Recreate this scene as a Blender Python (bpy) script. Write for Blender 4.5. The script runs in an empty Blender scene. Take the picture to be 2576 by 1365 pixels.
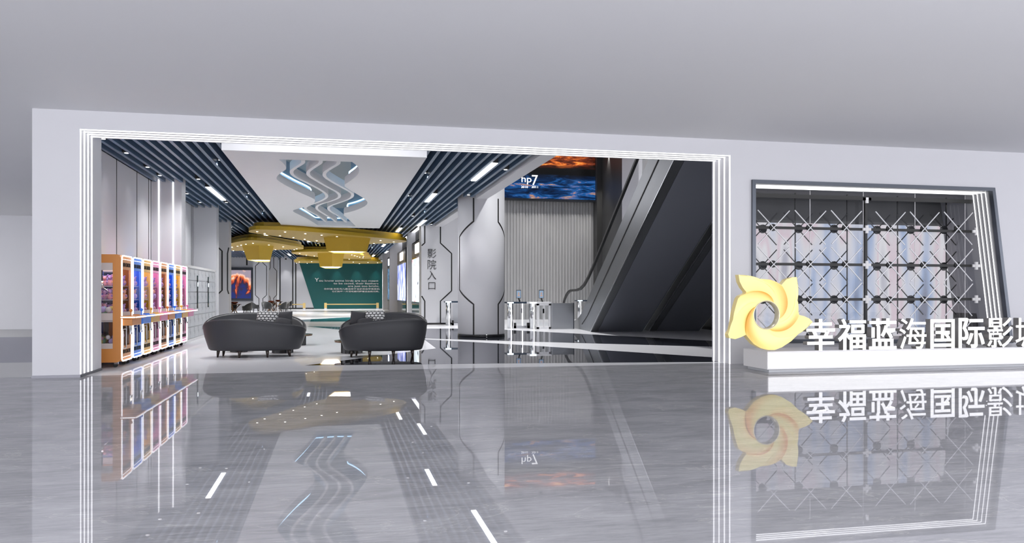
import bpy, bmesh, math, random
from mathutils import Vector, Matrix
random.seed(7)
scene = bpy.context.scene
COL = scene.collection
PI = math.pi
F, CX, HY, EYE = 2011.0, 1288.0, 738.0, 1.4
YAW = math.atan(443.0 / F)
S, C = math.sin(YAW), math.cos(YAW)

# ---------------------------------------------------------------- measuring
def at_z(px, py, z=0.0):
    d = (EYE - z) * F / (py - HY); k = (px - CX) / F
    return (d * (S + C * k), d * (C - S * k))
def at_y(px, py, Y):
    k = (px - CX) / F; d = Y / (C - S * k)
    return (d * (S + C * k), EYE - (py - HY) / F * d)
def at_x(px, py, X):
    k = (px - CX) / F; d = X / (S + C * k)
    return (d * (C - S * k), EYE - (py - HY) / F * d)

# ---------------------------------------------------------------- materials
MATS = {}
def new_mat(name):
    m = bpy.data.materials.new(name); m.use_nodes = True
    nt = m.node_tree; b = nt.nodes['Principled BSDF']
    return m, nt, b
def mat(name, col, rough=.5, metal=0, emit=None, es=0, ior=1.5, bump=0, bscale=200, var=0, vscale=8, coat=0, trans=0, sheen=0):
    if name in MATS: return MATS[name]
    m, nt, b = new_mat(name); N = nt.nodes.new; L = nt.links.new
    b.inputs['Base Color'].default_value = (*col, 1)
    b.inputs['Roughness'].default_value = rough
    b.inputs['Metallic'].default_value = metal
    b.inputs['IOR'].default_value = ior
    b.inputs['Coat Weight'].default_value = coat
    b.inputs['Coat Roughness'].default_value = .05
    b.inputs['Transmission Weight'].default_value = trans
    b.inputs['Sheen Weight'].default_value = sheen
    if emit:
        b.inputs['Emission Color'].default_value = (*emit, 1)
        b.inputs['Emission Strength'].default_value = es
    if var or bump:
        tc = N('ShaderNodeTexCoord'); no = N('ShaderNodeTexNoise')
        no.inputs['Detail'].default_value = 5
        L(tc.outputs['Object'], no.inputs['Vector'])
        no.inputs['Scale'].default_value = bscale if bump else vscale
        if bump:
            bp = N('ShaderNodeBump'); bp.inputs['Strength'].default_value = bump; bp.inputs['Distance'].default_value = .002
            L(no.outputs['Fac'], bp.inputs['Height']); L(bp.outputs['Normal'], b.inputs['Normal'])
        if var:
            n2 = N('ShaderNodeTexNoise'); n2.inputs['Scale'].default_value = vscale; n2.inputs['Detail'].default_value = 4
            L(tc.outputs['Object'], n2.inputs['Vector'])
            mx = N('ShaderNodeMix'); mx.data_type = 'RGBA'
            mx.inputs['A'].default_value = (*[c * (1 - var) for c in col], 1)
            mx.inputs['B'].default_value = (*[min(1, c * (1 + var)) for c in col], 1)
            L(n2.outputs['Fac'], mx.inputs['Factor']); L(mx.outputs['Result'], b.inputs['Base Color'])
    MATS[name] = m
    return m
def ramp_mat(name, stops, scale=(1, 1, 1), emit=0, detail=6, rough=.4, dist=.6, nscale=1.0, axis_mix=None, rot=0):
    """picture-like noise: a colour ramp over distorted noise (+ optional gradient along object z)"""
    if name in MATS: return MATS[name]
    m, nt, b = new_mat(name); N = nt.nodes.new; L = nt.links.new
    tc = N('ShaderNodeTexCoord'); mp = N('ShaderNodeMapping'); no = N('ShaderNodeTexNoise')
    mp.inputs['Scale'].default_value = scale
    no.inputs['Scale'].default_value = nscale; no.inputs['Detail'].default_value = detail; no.inputs['Distortion'].default_value = dist
    cr = N('ShaderNodeValToRGB'); e = cr.color_ramp.elements
    while len(e) < len(stops): e.new(.5)
    for el, (p, c) in zip(e, stops): el.position = p; el.color = (*c, 1)
    L(tc.outputs['Generated'], mp.inputs['Vector']); L(mp.outputs['Vector'], no.inputs['Vector'])
    if axis_mix:
        sp = N('ShaderNodeSeparateXYZ'); L(tc.outputs['Generated'], sp.inputs[0])
        mr = N('ShaderNodeMath'); mr.operation = 'MULTIPLY_ADD'
        mr.inputs[1].default_value = axis_mix; mr.inputs[2].default_value = -(axis_mix - 1) / 2
        L(no.outputs['Fac'], mr.inputs[0])
        ad = N('ShaderNodeMath'); ad.operation = 'MULTIPLY_ADD'; ad.inputs[1].default_value = 1; 
        sb = N('ShaderNodeMath'); sb.operation = 'SUBTRACT'; sb.inputs[1].default_value = .5
        L(mr.outputs[0], sb.inputs[0]); L(sp.outputs['Z'], ad.inputs[0]); L(sb.outputs[0], ad.inputs[2])
        L(ad.outputs[0], cr.inputs['Fac'])
    else:
        L(no.outputs['Fac'], cr.inputs['Fac'])
    L(cr.outputs['Color'], b.inputs['Base Color'])
    b.inputs['Roughness'].default_value = rough
    if emit:
        L(cr.outputs['Color'], b.inputs['Emission Color']); b.inputs['Emission Strength'].default_value = emit
    MATS[name] = m
    return m
def gloss_floor(m, lo, hi, rough, ior=1.5):
    nt = m.node_tree; N = nt.nodes.new; L = nt.links.new; b = nt.nodes['Principled BSDF']; out = nt.nodes['Material Output']
    b.inputs['Specular IOR Level'].default_value = 0; b.inputs['Roughness'].default_value = .9
    g = N('ShaderNodeBsdfGlossy'); g.inputs['Roughness'].default_value = rough; g.inputs[0].default_value = (.97, .97, 1, 1)
    fr = N('ShaderNodeFresnel'); fr.inputs[0].default_value = ior
    mr = N('ShaderNodeMapRange'); mr.inputs['From Min'].default_value = .04; mr.inputs['From Max'].default_value = .7; mr.inputs['To Min'].default_value = lo; mr.inputs['To Max'].default_value = hi
    L(fr.outputs[0], mr.inputs['Value']); mx = N('ShaderNodeMixShader'); L(mr.outputs['Result'], mx.inputs[0]); L(b.outputs[0], mx.inputs[1]); L(g.outputs[0], mx.inputs[2]); L(mx.outputs[0], out.inputs[0])
    return m
def marble_mat():
    m, nt, b = new_mat('polished grey marble'); N = nt.nodes.new; L = nt.links.new
    tc = N('ShaderNodeTexCoord')
    mp = N('ShaderNodeMapping'); mp.inputs['Scale'].default_value = (.55, 1.5, 1); mp.inputs['Rotation'].default_value = (0, 0, .35)
    L(tc.outputs['Object'], mp.inputs['Vector'])
    n1 = N('ShaderNodeTexNoise'); n1.inputs['Scale'].default_value = 1.6; n1.inputs['Detail'].default_value = 10; n1.inputs['Roughness'].default_value = .62; n1.inputs['Distortion'].default_value = .8
    L(mp.outputs['Vector'], n1.inputs['Vector'])
    cr = N('ShaderNodeValToRGB'); cr.color_ramp.elements[0].position = .3; cr.color_ramp.elements[0].color = (.285, .285, .30, 1)
    cr.color_ramp.elements[1].position = .72; cr.color_ramp.elements[1].color = (.41, .41, .425, 1)
    L(n1.outputs['Fac'], cr.inputs['Fac'])
    n2 = N('ShaderNodeTexNoise'); n2.inputs['Scale'].default_value = 1.1; n2.inputs['Detail'].default_value = 8; n2.inputs['Distortion'].default_value = 1.4; n2.inputs['Roughness'].default_value = .55
    L(mp.outputs['Vector'], n2.inputs['Vector'])
    a = N('ShaderNodeMath'); a.operation = 'SUBTRACT'; a.inputs[1].default_value = .5; L(n2.outputs['Fac'], a.inputs[0])
    ab = N('ShaderNodeMath'); ab.operation = 'ABSOLUTE'; L(a.outputs[0], ab.inputs[0])
    mr = N('ShaderNodeMapRange'); mr.inputs['From Min'].default_value = 0; mr.inputs['From Max'].default_value = .009; mr.inputs['To Min'].default_value = .4; mr.inputs['To Max'].default_value = 0
    L(ab.outputs[0], mr.inputs['Value'])
    mx = N('ShaderNodeMix'); mx.data_type = 'RGBA'; L(mr.outputs['Result'], mx.inputs['Factor']); L(cr.outputs['Color'], mx.inputs['A']); mx.inputs['B'].default_value = (.55, .54, .52, 1)
    n3 = N('ShaderNodeTexNoise'); n3.inputs['Scale'].default_value = 7; n3.inputs['Detail'].default_value = 9; n3.inputs['Roughness'].default_value = .75
    mp2 = N('ShaderNodeMapping'); mp2.inputs['Scale'].default_value = (.5, 3.5, 1); mp2.inputs['Rotation'].default_value = (0, 0, .35); L(tc.outputs['Object'], mp2.inputs['Vector']); L(mp2.outputs['Vector'], n3.inputs['Vector'])
    m3 = N('ShaderNodeMapRange'); m3.inputs['From Min'].default_value = .3; m3.inputs['From Max'].default_value = .7; m3.inputs['To Min'].default_value = .82; m3.inputs['To Max'].default_value = 1.18; L(n3.outputs['Fac'], m3.inputs['Value'])
    m4 = N('ShaderNodeMix'); m4.data_type = 'RGBA'; m4.blend_type = 'MULTIPLY'; m4.inputs['Factor'].default_value = 1
    L(mx.outputs['Result'], m4.inputs['A']); L(m3.outputs['Result'], m4.inputs['B'])
    L(m4.outputs['Result'], b.inputs['Base Color'])
    b.inputs['Roughness'].default_value = .015; b.inputs['IOR'].default_value = 1.5
    return m

M = {}
M['wall'] = mat('white painted wall', (.66, .66, .69), .55, var=.02, vscale=1.5)
M['mallceil'] = mat('smooth grey ceiling paint', (.76, .76, .78), .7, var=.015, vscale=.5)
M['marble'] = marble_mat()
M['hallfloor'] = mat('polished white tile', (.74, .74, .76), .03, ior=1.42, var=.02, vscale=2)
M['darktile'] = mat('polished charcoal tile', (.022, .024, .03), .03, ior=1.75)
M['tealtile'] = mat('polished teal tile', (.02, .10, .11), .04, ior=1.6)
M['corr'] = mat('matte grey tile', (.36, .36, .40), .3, var=.02)
M['corrlight'] = mat('matte pale tile', (.56, .56, .56), .3, var=.02)
M['led'] = mat('white light strip', (1, 1, 1), .4, emit=(1, 1, 1), es=1.8)
M['ledsoft'] = mat('white outline light', (1, 1, 1), .4, emit=(1, .98, 1), es=1.4)
M['lamp'] = mat('linear lamp diffuser', (1, 1, 1), .4, emit=(1, 1, 1), es=9)
M['cyan'] = mat('cool blue light strip', (.7, .85, 1), .4, emit=(.5, .78, 1), es=3)
M['baffle'] = mat('slate blue baffle', (.085, .145, .235), .35, var=.04)
M['void'] = mat('black plenum', (.006, .006, .008), .9)
M['panelwhite'] = mat('white ceiling panel paint', (.78, .78, .79), .6, var=.015)
M['coffer'] = mat('grey coffer paint', (.32, .34, .34), .5)
M['yellow'] = mat('mustard yellow lacquer', (.56, .36, .022), .5, var=.03)
M['black'] = mat('black trim', (.008, .008, .008), .45)
M['blackgloss'] = mat('black gloss', (.01, .01, .012), .08)
M['darkmetal'] = mat('charcoal brushed metal', (.11, .12, .14), .32, metal=.85, var=.05, vscale=3)
M['escside'] = mat('grey brushed cladding', (.22, .23, .24), .3, metal=.85, var=.05, vscale=2)
M['escunder'] = mat('dark anodised soffit', (.19, .20, .235), .38, metal=.4)
M['steel'] = mat('stainless steel', (.62, .63, .65), .22, metal=1)
M['brushed'] = mat('brushed steel sheet', (.38, .39, .41), .33, metal=1, var=.04, vscale=1.2)
M['chrome'] = mat('chrome', (.8, .8, .8), .08, metal=1)
M['darkwall'] = mat('charcoal panelled wall', (.045, .045, .045), .45)
M['leather'] = mat('charcoal leather', (.030, .031, .036), .42, bump=.25, bscale=350)
M['leatherin'] = mat('charcoal leather seat', (.024, .024, .028), .45, bump=.25, bscale=350)
M['cushdark'] = mat('dark grey cushion fabric', (.035, .035, .04), .75, bump=.5, bscale=500)
M['legwood'] = mat('dark stained wood', (.025, .015, .010), .35, var=.2, vscale=30)
M['teal'] = mat('deep teal paint', (.005, .11, .107), .45, var=.03)
M['gold'] = mat('pale brass', (.75, .55, .22), .3, metal=.6)
M['glass'] = mat('clear glass', (1, 1, 1), 0, trans=1, ior=1.1)
M['bronze'] = mat('bronze', (.28, .15, .08), .25, metal=.9)
M['marbletop'] = ramp_mat('green brown marble top', [(.3, (.02, .05, .03)), (.5, (.15, .08, .04)), (.65, (.25, .2, .15))], (3, 3, 1), 0, rough=.06, nscale=2)
M['velvet'] = mat('grey velvet', (.035, .037, .04), .8, sheen=.5)
M['lockerw'] = mat('light grey locker enamel', (.55, .56, .58), .35)
M['whiteplastic'] = mat('white plastic', (.75, .74, .74), .3)
M['creamband'] = mat('cream panel', (.62, .55, .52), .4)
M['lightbox'] = mat('warm white light panel', (1, 1, 1), .4, emit=(1, .99, .97), es=1.6)
M['lettersface'] = mat('white illuminated letter face', (1, 1, 1), .4, emit=(1, 1, 1), es=1.6)
M['letterside'] = mat('grey metal letter side', (.32, .31, .30), .4, metal=.3)
M['rubber'] = mat('black rubber', (.012, .012, .012), .6)
M['signface'] = mat('terminal screen glow', (.1, .12, .15), .2, emit=(.35, .5, .7), es=.6)

def mirror_glass():
    m, nt, b = new_mat('reflective window glass'); N = nt.nodes.new; L = nt.links.new
    out = nt.nodes['Material Output']; nt.nodes.remove(b)
    t = N('ShaderNodeBsdfTransparent'); t.inputs[0].default_value = (.86, .87, .9, 1)
    g = N('ShaderNodeBsdfGlossy'); g.inputs['Roughness'].default_value = 0; g.inputs[0].default_value = (1, 1, 1, 1)
    fr = N('ShaderNodeFresnel'); fr.inputs[0].default_value = 1.25
    mx = N('ShaderNodeMixShader'); L(fr.outputs[0], mx.inputs[0]); L(t.outputs[0], mx.inputs[1]); L(g.outputs[0], mx.inputs[2]); L(mx.outputs[0], out.inputs[0])
    return m
M['winglass'] = mirror_glass()
def clear_glass():
    m, nt, b = new_mat('clear pane'); N = nt.nodes.new; L = nt.links.new
    out = nt.nodes['Material Output']; nt.nodes.remove(b)
    t = N('ShaderNodeBsdfTransparent'); t.inputs[0].default_value = (.93, .94, .95, 1)
    g = N('ShaderNodeBsdfGlossy'); g.inputs['Roughness'].default_value = .01
    fr = N('ShaderNodeFresnel'); fr.inputs[0].default_value = 1.4
    mx = N('ShaderNodeMixShader'); L(fr.outputs[0], mx.inputs[0]); L(t.outputs[0], mx.inputs[1]); L(g.outputs[0], mx.inputs[2]); L(mx.outputs[0], out.inputs[0])
    return m
M['pane'] = clear_glass()

def thin_glass():
    m, nt, b = new_mat('thin balustrade glass'); N = nt.nodes.new; L = nt.links.new
    out = nt.nodes['Material Output']; nt.nodes.remove(b)
    t = N('ShaderNodeBsdfTransparent'); t.inputs[0].default_value = (.97, .975, .98, 1)
    g = N('ShaderNodeBsdfGlossy'); g.inputs['Roughness'].default_value = .02
    mx = N('ShaderNodeMixShader'); mx.inputs[0].default_value = .05; L(t.outputs[0], mx.inputs[1]); L(g.outputs[0], mx.inputs[2]); L(mx.outputs[0], out.inputs[0])
    return m
M['thinpane'] = thin_glass()
gloss_floor(M['hallfloor'], .10, .36, .03); gloss_floor(M['marble'], .17, .33, .006); gloss_floor(M['tealtile'], .12, .4, .03); gloss_floor(M['darktile'], .25, .62, .02); gloss_floor(M['corr'], .03, .15, .1); gloss_floor(M['corrlight'], .03, .15, .1)
# ---------------------------------------------------------------- mesh builder
class MB:
    def __init__(s): s.bm = bmesh.new()
    def box(s, x0, x1, y0, y1, z0, z1, bev=0):
        r = bmesh.ops.create_cube(s.bm, size=1)
        for v in r['verts']:
            v.co = Vector(((x0 + x1) / 2 + v.co.x * (x1 - x0), (y0 + y1) / 2 + v.co.y * (y1 - y0), (z0 + z1) / 2 + v.co.z * (z1 - z0)))
        if bev:
            es = {e for v in r['verts'] for e in v.link_edges}
            bmesh.ops.bevel(s.bm, geom=list(es), offset=bev, segments=3, profile=.5, affect='EDGES')
        return s
    def quad(s, *pts):
        s.bm.faces.new([s.bm.verts.new(p) for p in pts]); return s
    def cyl(s, a, b, r0, r1=None, n=16, caps=True):
        a, b = Vector(a), Vector(b); r1 = r0 if r1 is None else r1
        d = (b - a); q = d.to_track_quat('Z', 'Y').to_matrix()
        A = [s.bm.verts.new(a + q @ Vector((math.cos(t) * r0, math.sin(t) * r0, 0))) for t in [2 * PI * i / n for i in range(n)]]
        B = [s.bm.verts.new(b + q @ Vector((math.cos(t) * r1, math.sin(t) * r1, 0))) for t in [2 * PI * i / n for i in range(n)]]
        for i in range(n):
            f = s.bm.faces.new((A[i], A[(i + 1) % n], B[(i + 1) % n], B[i])); f.smooth = n > 8
        if caps: s.bm.faces.new(A[::-1]); s.bm.faces.new(B)
        return s
    def sphere(s, c, r, sc=(1, 1, 1), n=12):
        rr = bmesh.ops.create_uvsphere(s.bm, u_segments=n, v_segments=max(6, n // 2 + 1), radius=r)
        for v in rr['verts']:
            v.co = Vector((c[0] + v.co.x * sc[0], c[1] + v.co.y * sc[1], c[2] + v.co.z * sc[2]))
            for f in v.link_faces: f.smooth = True
        return s
    def prism(s, poly, fn, holes=()):
        """extrude polygon (2D) with holes between fn(p,0) and fn(p,1)"""
        for t in (0, 1):
            vs, es = [], []
            for loop in [poly] + list(holes):
                lv = [s.bm.verts.new(fn(p, t)) for p in loop]
                le = [s.bm.edges.new((lv[i], lv[(i + 1) % len(lv)])) for i in range(len(lv))]
                vs.append(lv); es += le
            if holes: bmesh.ops.triangle_fill(s.bm, use_beauty=True, use_dissolve=False, edges=es)
            else: s.bm.faces.new(vs[0])
            if t == 0: first = vs
        for A, B in zip(first, vs):
            n = len(A)
            for i in range(n): s.bm.faces.new((A[i], A[(i + 1) % n], B[(i + 1) % n], B[i]))
        return s
    def tube(s, pts, r, n=8, closed=False, rect=None):
        """sweep circle (or rect=(w,h)) along pts"""
        pts = [Vector(p) for p in pts]; rings = []
        m = len(pts)
        for i, p in enumerate(pts):
            a = pts[(i - 1) % m] if (i > 0 or closed) else p; b = pts[(i + 1) % m] if (i < m - 1 or closed) else p
            t = (b - a).normalized(); up = Vector((0, 0, 1))
            if abs(t.z) > .99: up = Vector((0, 1, 0))
            x = t.cross(up).normalized(); y = x.cross(t).normalized()
            if rect:
                w, h = rect; off = [(-w, -h), (w, -h), (w, h), (-w, h)]
                rings.append([s.bm.verts.new(p + x * u / 2 + y * v / 2) for u, v in off])
            else:
                rings.append([s.bm.verts.new(p + x * math.cos(2 * PI * k / n) * r + y * math.sin(2 * PI * k / n) * r) for k in range(n)])
        k = len(rings[0])
        for i in range(m if closed else m - 1):
            A, B = rings[i], rings[(i + 1) % m]
            for j in range(k):
                f = s.bm.faces.new((A[j], A[(j + 1) % k], B[(j + 1) % k], B[j])); f.smooth = not rect
        if not closed: s.bm.faces.new(rings[0][::-1]); s.bm.faces.new(rings[-1])
        return s
    def grid(s, rows, closed_u=False, smooth=True):
        V = [[s.bm.verts.new(p) for p in r] for r in rows]
        for i in range(len(V) - 1):
            n = len(V[i])
            for j in range(n if closed_u else n - 1):
                f = s.bm.faces.new((V[i][j], V[i][(j + 1) % n], V[i + 1][(j + 1) % n], V[i + 1][j])); f.smooth = smooth
        return V
    def build(s, name, m, parent=None, loc=None, normals=True):
        if normals: bmesh.ops.recalc_face_normals(s.bm, faces=s.bm.faces)
        me = bpy.data.meshes.new(name); s.bm.to_mesh(me); s.bm.free()
        for x in (m if isinstance(m, (list, tuple)) else [m]): me.materials.append(M[x] if isinstance(x, str) else x)
        o = bpy.data.objects.new(name, me); COL.objects.link(o)
        if loc: o.location = loc
        if parent: o.parent = parent
        return o
def tag(o, label, cat, group=None, kind=None):
    o['label'] = label; o['category'] = cat
    if group: o['group'] = group
    if kind: o['kind'] = kind
    return o
def struct(o): o['kind'] = 'structure'; return o
def thing(name, label, cat, loc=(0, 0, 0), rz=0, group=None):
    o = bpy.data.objects.new(name, None); COL.objects.link(o); o.location = loc; o.rotation_euler = (0, 0, rz)
    o.empty_display_size = .2
    return tag(o, label, cat, group)
def dup(root, loc=None, rz=None, label=None):
    kids = [o for o in bpy.data.objects if o.parent == root]
    r = root.copy(); COL.objects.link(r)
    if loc is not None: r.location = loc
    if rz is not None: r.rotation_euler = (0, 0, rz)
    if label: r['label'] = label
    for ch in kids:
        c = ch.copy(); COL.objects.link(c); c.parent = r
        for g in [o for o in bpy.data.objects if o.parent == ch]:
            d = g.copy(); COL.objects.link(d); d.parent = c
    return r
def text_mesh(body, w=None, h=None, ext=.01, bold=0.0, align='CENTER', space=1.0):
    """mesh of text in local XZ plane (facing -Y), centred, scaled to w x h"""
    cu = bpy.data.curves.new('lettering', 'FONT'); cu.body = body; cu.size = 1; cu.extrude = .05; cu.offset = bold
    cu.align_x = align; cu.resolution_u = 3; cu.space_line = space
    ob = bpy.data.objects.new('lettering', cu); COL.objects.link(ob)
    bpy.context.view_layer.update()
    me = bpy.data.meshes.new_from_object(ob.evaluated_get(bpy.context.evaluated_depsgraph_get()))
    COL.objects.unlink(ob); bpy.data.objects.remove(ob); bpy.data.curves.remove(cu)
    xs = [v.co.x for v in me.vertices]; ys = [v.co.y for v in me.vertices]
    x0, x1, y0, y1 = min(xs), max(xs), min(ys), max(ys)
    sy = (h / (y1 - y0)) if h else w / (x1 - x0); sx = (w / (x1 - x0)) if w else sy
    for v in me.vertices:
        v.co = ((v.co.x - (x0 + x1) / 2) * sx, -v.co.z / .05 * ext / 2, (v.co.y - (y0 + y1) / 2) * sy)
    return me
def text_obj(name, me, m, parent=None, loc=(0, 0, 0), rz=0):
    me.materials.clear(); me.materials.append(M[m] if isinstance(m, str) else m)
    o = bpy.data.objects.new(name, me); COL.objects.link(o); o.location = loc; o.rotation_euler = (0, 0, rz)
    if parent: o.parent = parent
    return o

FY = 14.6          # facade plane
LX, RX = -4.18, 7.67
TOP, MC = 4.15, 4.46
MY = 1.0
WS = 3.65
SK = 1.5
ZS = 4.45          # underside of the ceiling baffles
# ---------------------------------------------------------------- setting
MB().box(-30, 34, MY, 14.85, -.1, 0).build('floor', 'marble'); struct(bpy.data.objects['floor'])
hf = struct(MB().box(-5.05, 14.4, 14.85, 76, -.1, 0).build('floor', 'hallfloor'))
struct(MB().box(-30, -5.05, 14.85, 18.0, -.1, 0).build('floor', 'corrlight'))
struct(MB().box(-30, -5.05, 18.0, 28.6, -.1, 0).build('floor', 'corr'))
struct(MB().box(-30, -5.05, 28.6, 35.2, -.1, 0).build('floor', 'corrlight'))
struct(MB().box(-16, -5.05, 36.2, 76, -.1, 0).build('floor', 'hallfloor'))
def inlay(pts, m):
    MB().prism([at_z(*p) for p in pts], lambda p, t: (p[0], p[1], .0015 + .0015 * t)).build('floor_inlay', m, hf)
inlay([(768, 919), (1097, 876), (1067, 853), (1269, 864.6), (1791.5, 898.3), (1840, 901.5), (1840, 909.7), (1250, 914), (1068, 916.2)], 'darktile')
inlay([(1056, 826), (1148, 826), (1269, 829), (1791, 857), (1840, 860), (1840, 873.6), (1791, 872), (1269, 857), (1056, 850.5)], 'darktile')
inlay([(740, 804.8), (860, 798.5), (930, 796.5), (930, 808), (740, 808.8)], 'tealtile')
inlay([(772, 820.3), (857, 822), (930, 823), (930, 834), (857, 829)], 'tealtile')

struct(MB().box(-30, 34, .5, FY, MC, MC + .1).build('ceiling', 'mallceil'))
struct(MB().box(-30, -4.9, FY, 36, MC, MC + .1).build('ceiling', 'mallceil'))
struct(MB().box(-30, -5.06, 34.8, 35.0, 0, MC).build('wall_corridor', 'wall'))
# facade
wa = [at_y(1890, 452, FY), at_y(2499, 472.5, FY), at_y(2545, 862, FY), at_y(1890, 862, FY)]
fw = MB()
fw.box(-4.9, LX, FY, 15.86, 0, MC)
fw.box(LX, RX, FY, 15.4, TOP, MC)
fw.prism([(RX, 0), (34, 0), (34, MC), (RX, MC)], lambda p, t: (p[0], FY + .8 * t if p[0] < 8 else FY + .3 * t, p[1]), [wa])
struct(fw.build('wall_front', 'wall'))
struct(MB().box(-4.91, LX + .012, FY - .012, FY, 0, .045).build('baseboard_left', 'corr'))
struct(MB().box(LX, LX + .012, FY, 15.87, 0, .045).build('baseboard_left', 'darkmetal'))
# light strips framing the opening: each one U-shaped strip
strip0 = None
for i, y in enumerate((14.625, 14.83, 15.04, 15.25)):
    b = MB()
    w = .011
    b.box(LX, LX + .015, y - w, y + w, .05, TOP - .0)
    b.box(LX, RX, y - w, y + w, TOP - .015, TOP)
    b.box(RX - .015, RX, y - w + .02 * i, y + w + .02 * i, .0, TOP)
    tag(b.build('light_strip', 'led'), ['outermost thin white light strip framing the wide hall opening',
        'second thin white light strip from the outside around the hall opening',
        'third thin white light strip from the outside around the hall opening',
        'innermost thin white light strip framing the wide hall opening'][i], 'light strip', 'light strips around the hall opening')

# hall shell
WX = -4.9
g = MB(); 
g.box(WX - .15, WX, 15.86, 36.15, 0, 5.4)
lw = struct(g.build('wall_left', 'wall'))
gr = MB()
for px in (293.2, 344.3, 373.6, 379.6): 
    y = at_x(px, 400, WX)[0]; gr.box(WX, WX + .006, y - .02, y + .02, .1, 5.3)
for px in (463, 481.3, 485): 
    y = at_x(px, 520, WX)[0]; gr.box(WX, WX + .006, y - .03, y + .03, .1, 5.3)
gr.build('groove', 'black', lw)
struct(MB().box(WX, -4.14, 23.4, 24.0, 0, 5.3).build('wall_left', 'wall'))
struct(MB().box(WX, -4.16, 30.1, 30.7, 0, 5.3).build('wall_left', 'wall'))
# two light strips on the first pilaster
for px, lab in ((399.6, 'left one of two tall thin light strips on the pilaster above the claw machines'),
                (435.5, 'right one of two tall thin light strips on the pilaster above the claw machines')):
    x, _ = at_y(px, 500, 23.4)
    tag(MB().box(x - .015, x + .015, 23.385, 23.4, 0, 5.25).build('light_strip', 'led'), lab, 'light strip', 'light strips on the pilaster')

# octagonal line pattern
def lines(b, fn, cx, hw_n, hw_b, zt, zb, th, top=5.3, bot=.12, diag=None):
    """narrow-bulge-narrow outline; fn maps (u, z) to a point on the surface & normal offset; returns strips"""
    d = diag or (hw_b - hw_n)
    for sgn in (-1, 1):
        path = [(cx + sgn * hw_n, top), (cx + sgn * hw_n, zt + d), (cx + sgn * hw_b, zt), (cx + sgn * hw_b, zb), (cx + sgn * hw_n, zb - d), (cx + sgn * hw_n, bot)]
        pts = []
        for a, c in zip(path, path[1:]):
            for t in range(8): pts.append((a[0] + (c[0] - a[0]) * t / 8, a[1] + (c[1] - a[1]) * t / 8))
        pts.append(path[-1])
        L_, R_ = [], []
        for i, p in enumerate(pts):
            q = pts[min(i + 1, len(pts) - 1)]; r = pts[max(i - 1, 0)]
            dx, dz = q[0] - r[0], q[1] - r[1]; n = math.hypot(dx, dz) or 1
            nx, nz = -dz / n * th / 2, dx / n * th / 2
            L_.append((p[0] + nx, p[1] + nz)); R_.append((p[0] - nx, p[1] - nz))
        for t0, t1 in ((0, 0),):
            A = [b.bm.verts.new(fn(u, z, .006)) for u, z in L_]; B = [b.bm.verts.new(fn(u, z, .006)) for u, z in R_]
            A2 = [b.bm.verts.new(fn(u, z, -.002)) for u, z in L_]; B2 = [b.bm.verts.new(fn(u, z, -.002)) for u, z in R_]
            for i in range(len(A) - 1):
                b.bm.faces.new((A[i], A[i + 1], B[i + 1], B[i])); b.bm.faces.new((A[i], A[i + 1], A2[i + 1], A2[i])); b.bm.faces.new((B[i], B[i + 1], B2[i + 1], B2[i]))
# round column
cx_, cy_, R_ = 4.66, 25.85, .765
col = thing('column', 'thick round white column with black octagonal outline, nearest of the columns', 'column', (cx_, cy_, 0))
MB().cyl((0, 0, 0), (0, 0, 6), R_, n=64).build('shaft', 'wall', col)
MB().cyl((0, 0, 0), (0, 0, .09), R_ + .012, n=64).build('base_ring', 'blackgloss', col)
face_ang = math.atan2(-cy_, -cx_)
def oncyl(u, z, o): 
    a = face_ang + u / R_; return ((R_ + o) * math.cos(a), (R_ + o) * math.sin(a), z)
b = MB(); d_ = 25.6
zc = lambda py, d: EYE - (py - HY) / F * d
# near column outline: centre px 1220.5 ; narrow 1190-1251 ; bulge 1155..1268
u_of = lambda px: R_ * math.asin(max(-.995, min(.995, (px - 1209) / F * 26.4 / R_)))
path_l = [(u_of(1190.5), 4.45), (u_of(1190.5), zc(557, d_)), (u_of(1155.5), zc(594, d_)), (u_of(1155.5), zc(728, d_)), (u_of(1190.5), zc(765, d_)), (u_of(1190.5), .0)]
path_r = [(u_of(1250.5), 4.45), (u_of(1250.5), zc(557, d_)), (u_of(1268.3), zc(594, d_)), (u_of(1268.3), zc(728, d_)), (u_of(1250.5), zc(765, d_)), (u_of(1250.5), .0)]
def strip(b, path, fn, th, seg=10):
    pts = []
    for a, c in zip(path, path[1:]):
        for t in range(seg): pts.append((a[0] + (c[0] - a[0]) * t / seg, a[1] + (c[1] - a[1]) * t / seg))
    pts.append(path[-1]); L_, Rr = [], []
    for i, p in enumerate(pts):
        q = pts[min(i + 1, len(pts) - 1)]; r = pts[max(i - 1, 0)]
        dx, dz = q[0] - r[0], q[1] - r[1]; n = math.hypot(dx, dz) or 1
        L_.append((p[0] - dz / n * th / 2, p[1] + dx / n * th / 2)); Rr.append((p[0] + dz / n * th / 2, p[1] - dx / n * th / 2))
    A = [b.bm.verts.new(fn(u, z, .006)) for u, z in L_]; B = [b.bm.verts.new(fn(u, z, .006)) for u, z in Rr]
    A2 = [b.bm.verts.new(fn(u, z, -.01)) for u, z in L_]; B2 = [b.bm.verts.new(fn(u, z, -.01)) for u, z in Rr]
    for i in range(len(A) - 1):
        b.bm.faces.new((A[i], A[i + 1], B[i + 1], B[i])); b.bm.faces.new((A[i], A[i + 1], A2[i + 1], A2[i])); b.bm.faces.new((B[i], B[i + 1], B2[i + 1], B2[i]))
sg = 1 if oncyl(.3, 0, 0)[0] > oncyl(0, 0, 0)[0] else -1
strip(b, [(sg * u, z) for u, z in path_l], oncyl, .05); strip(b, [(sg * u, z) for u, z in path_r], oncyl, .05)
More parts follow.
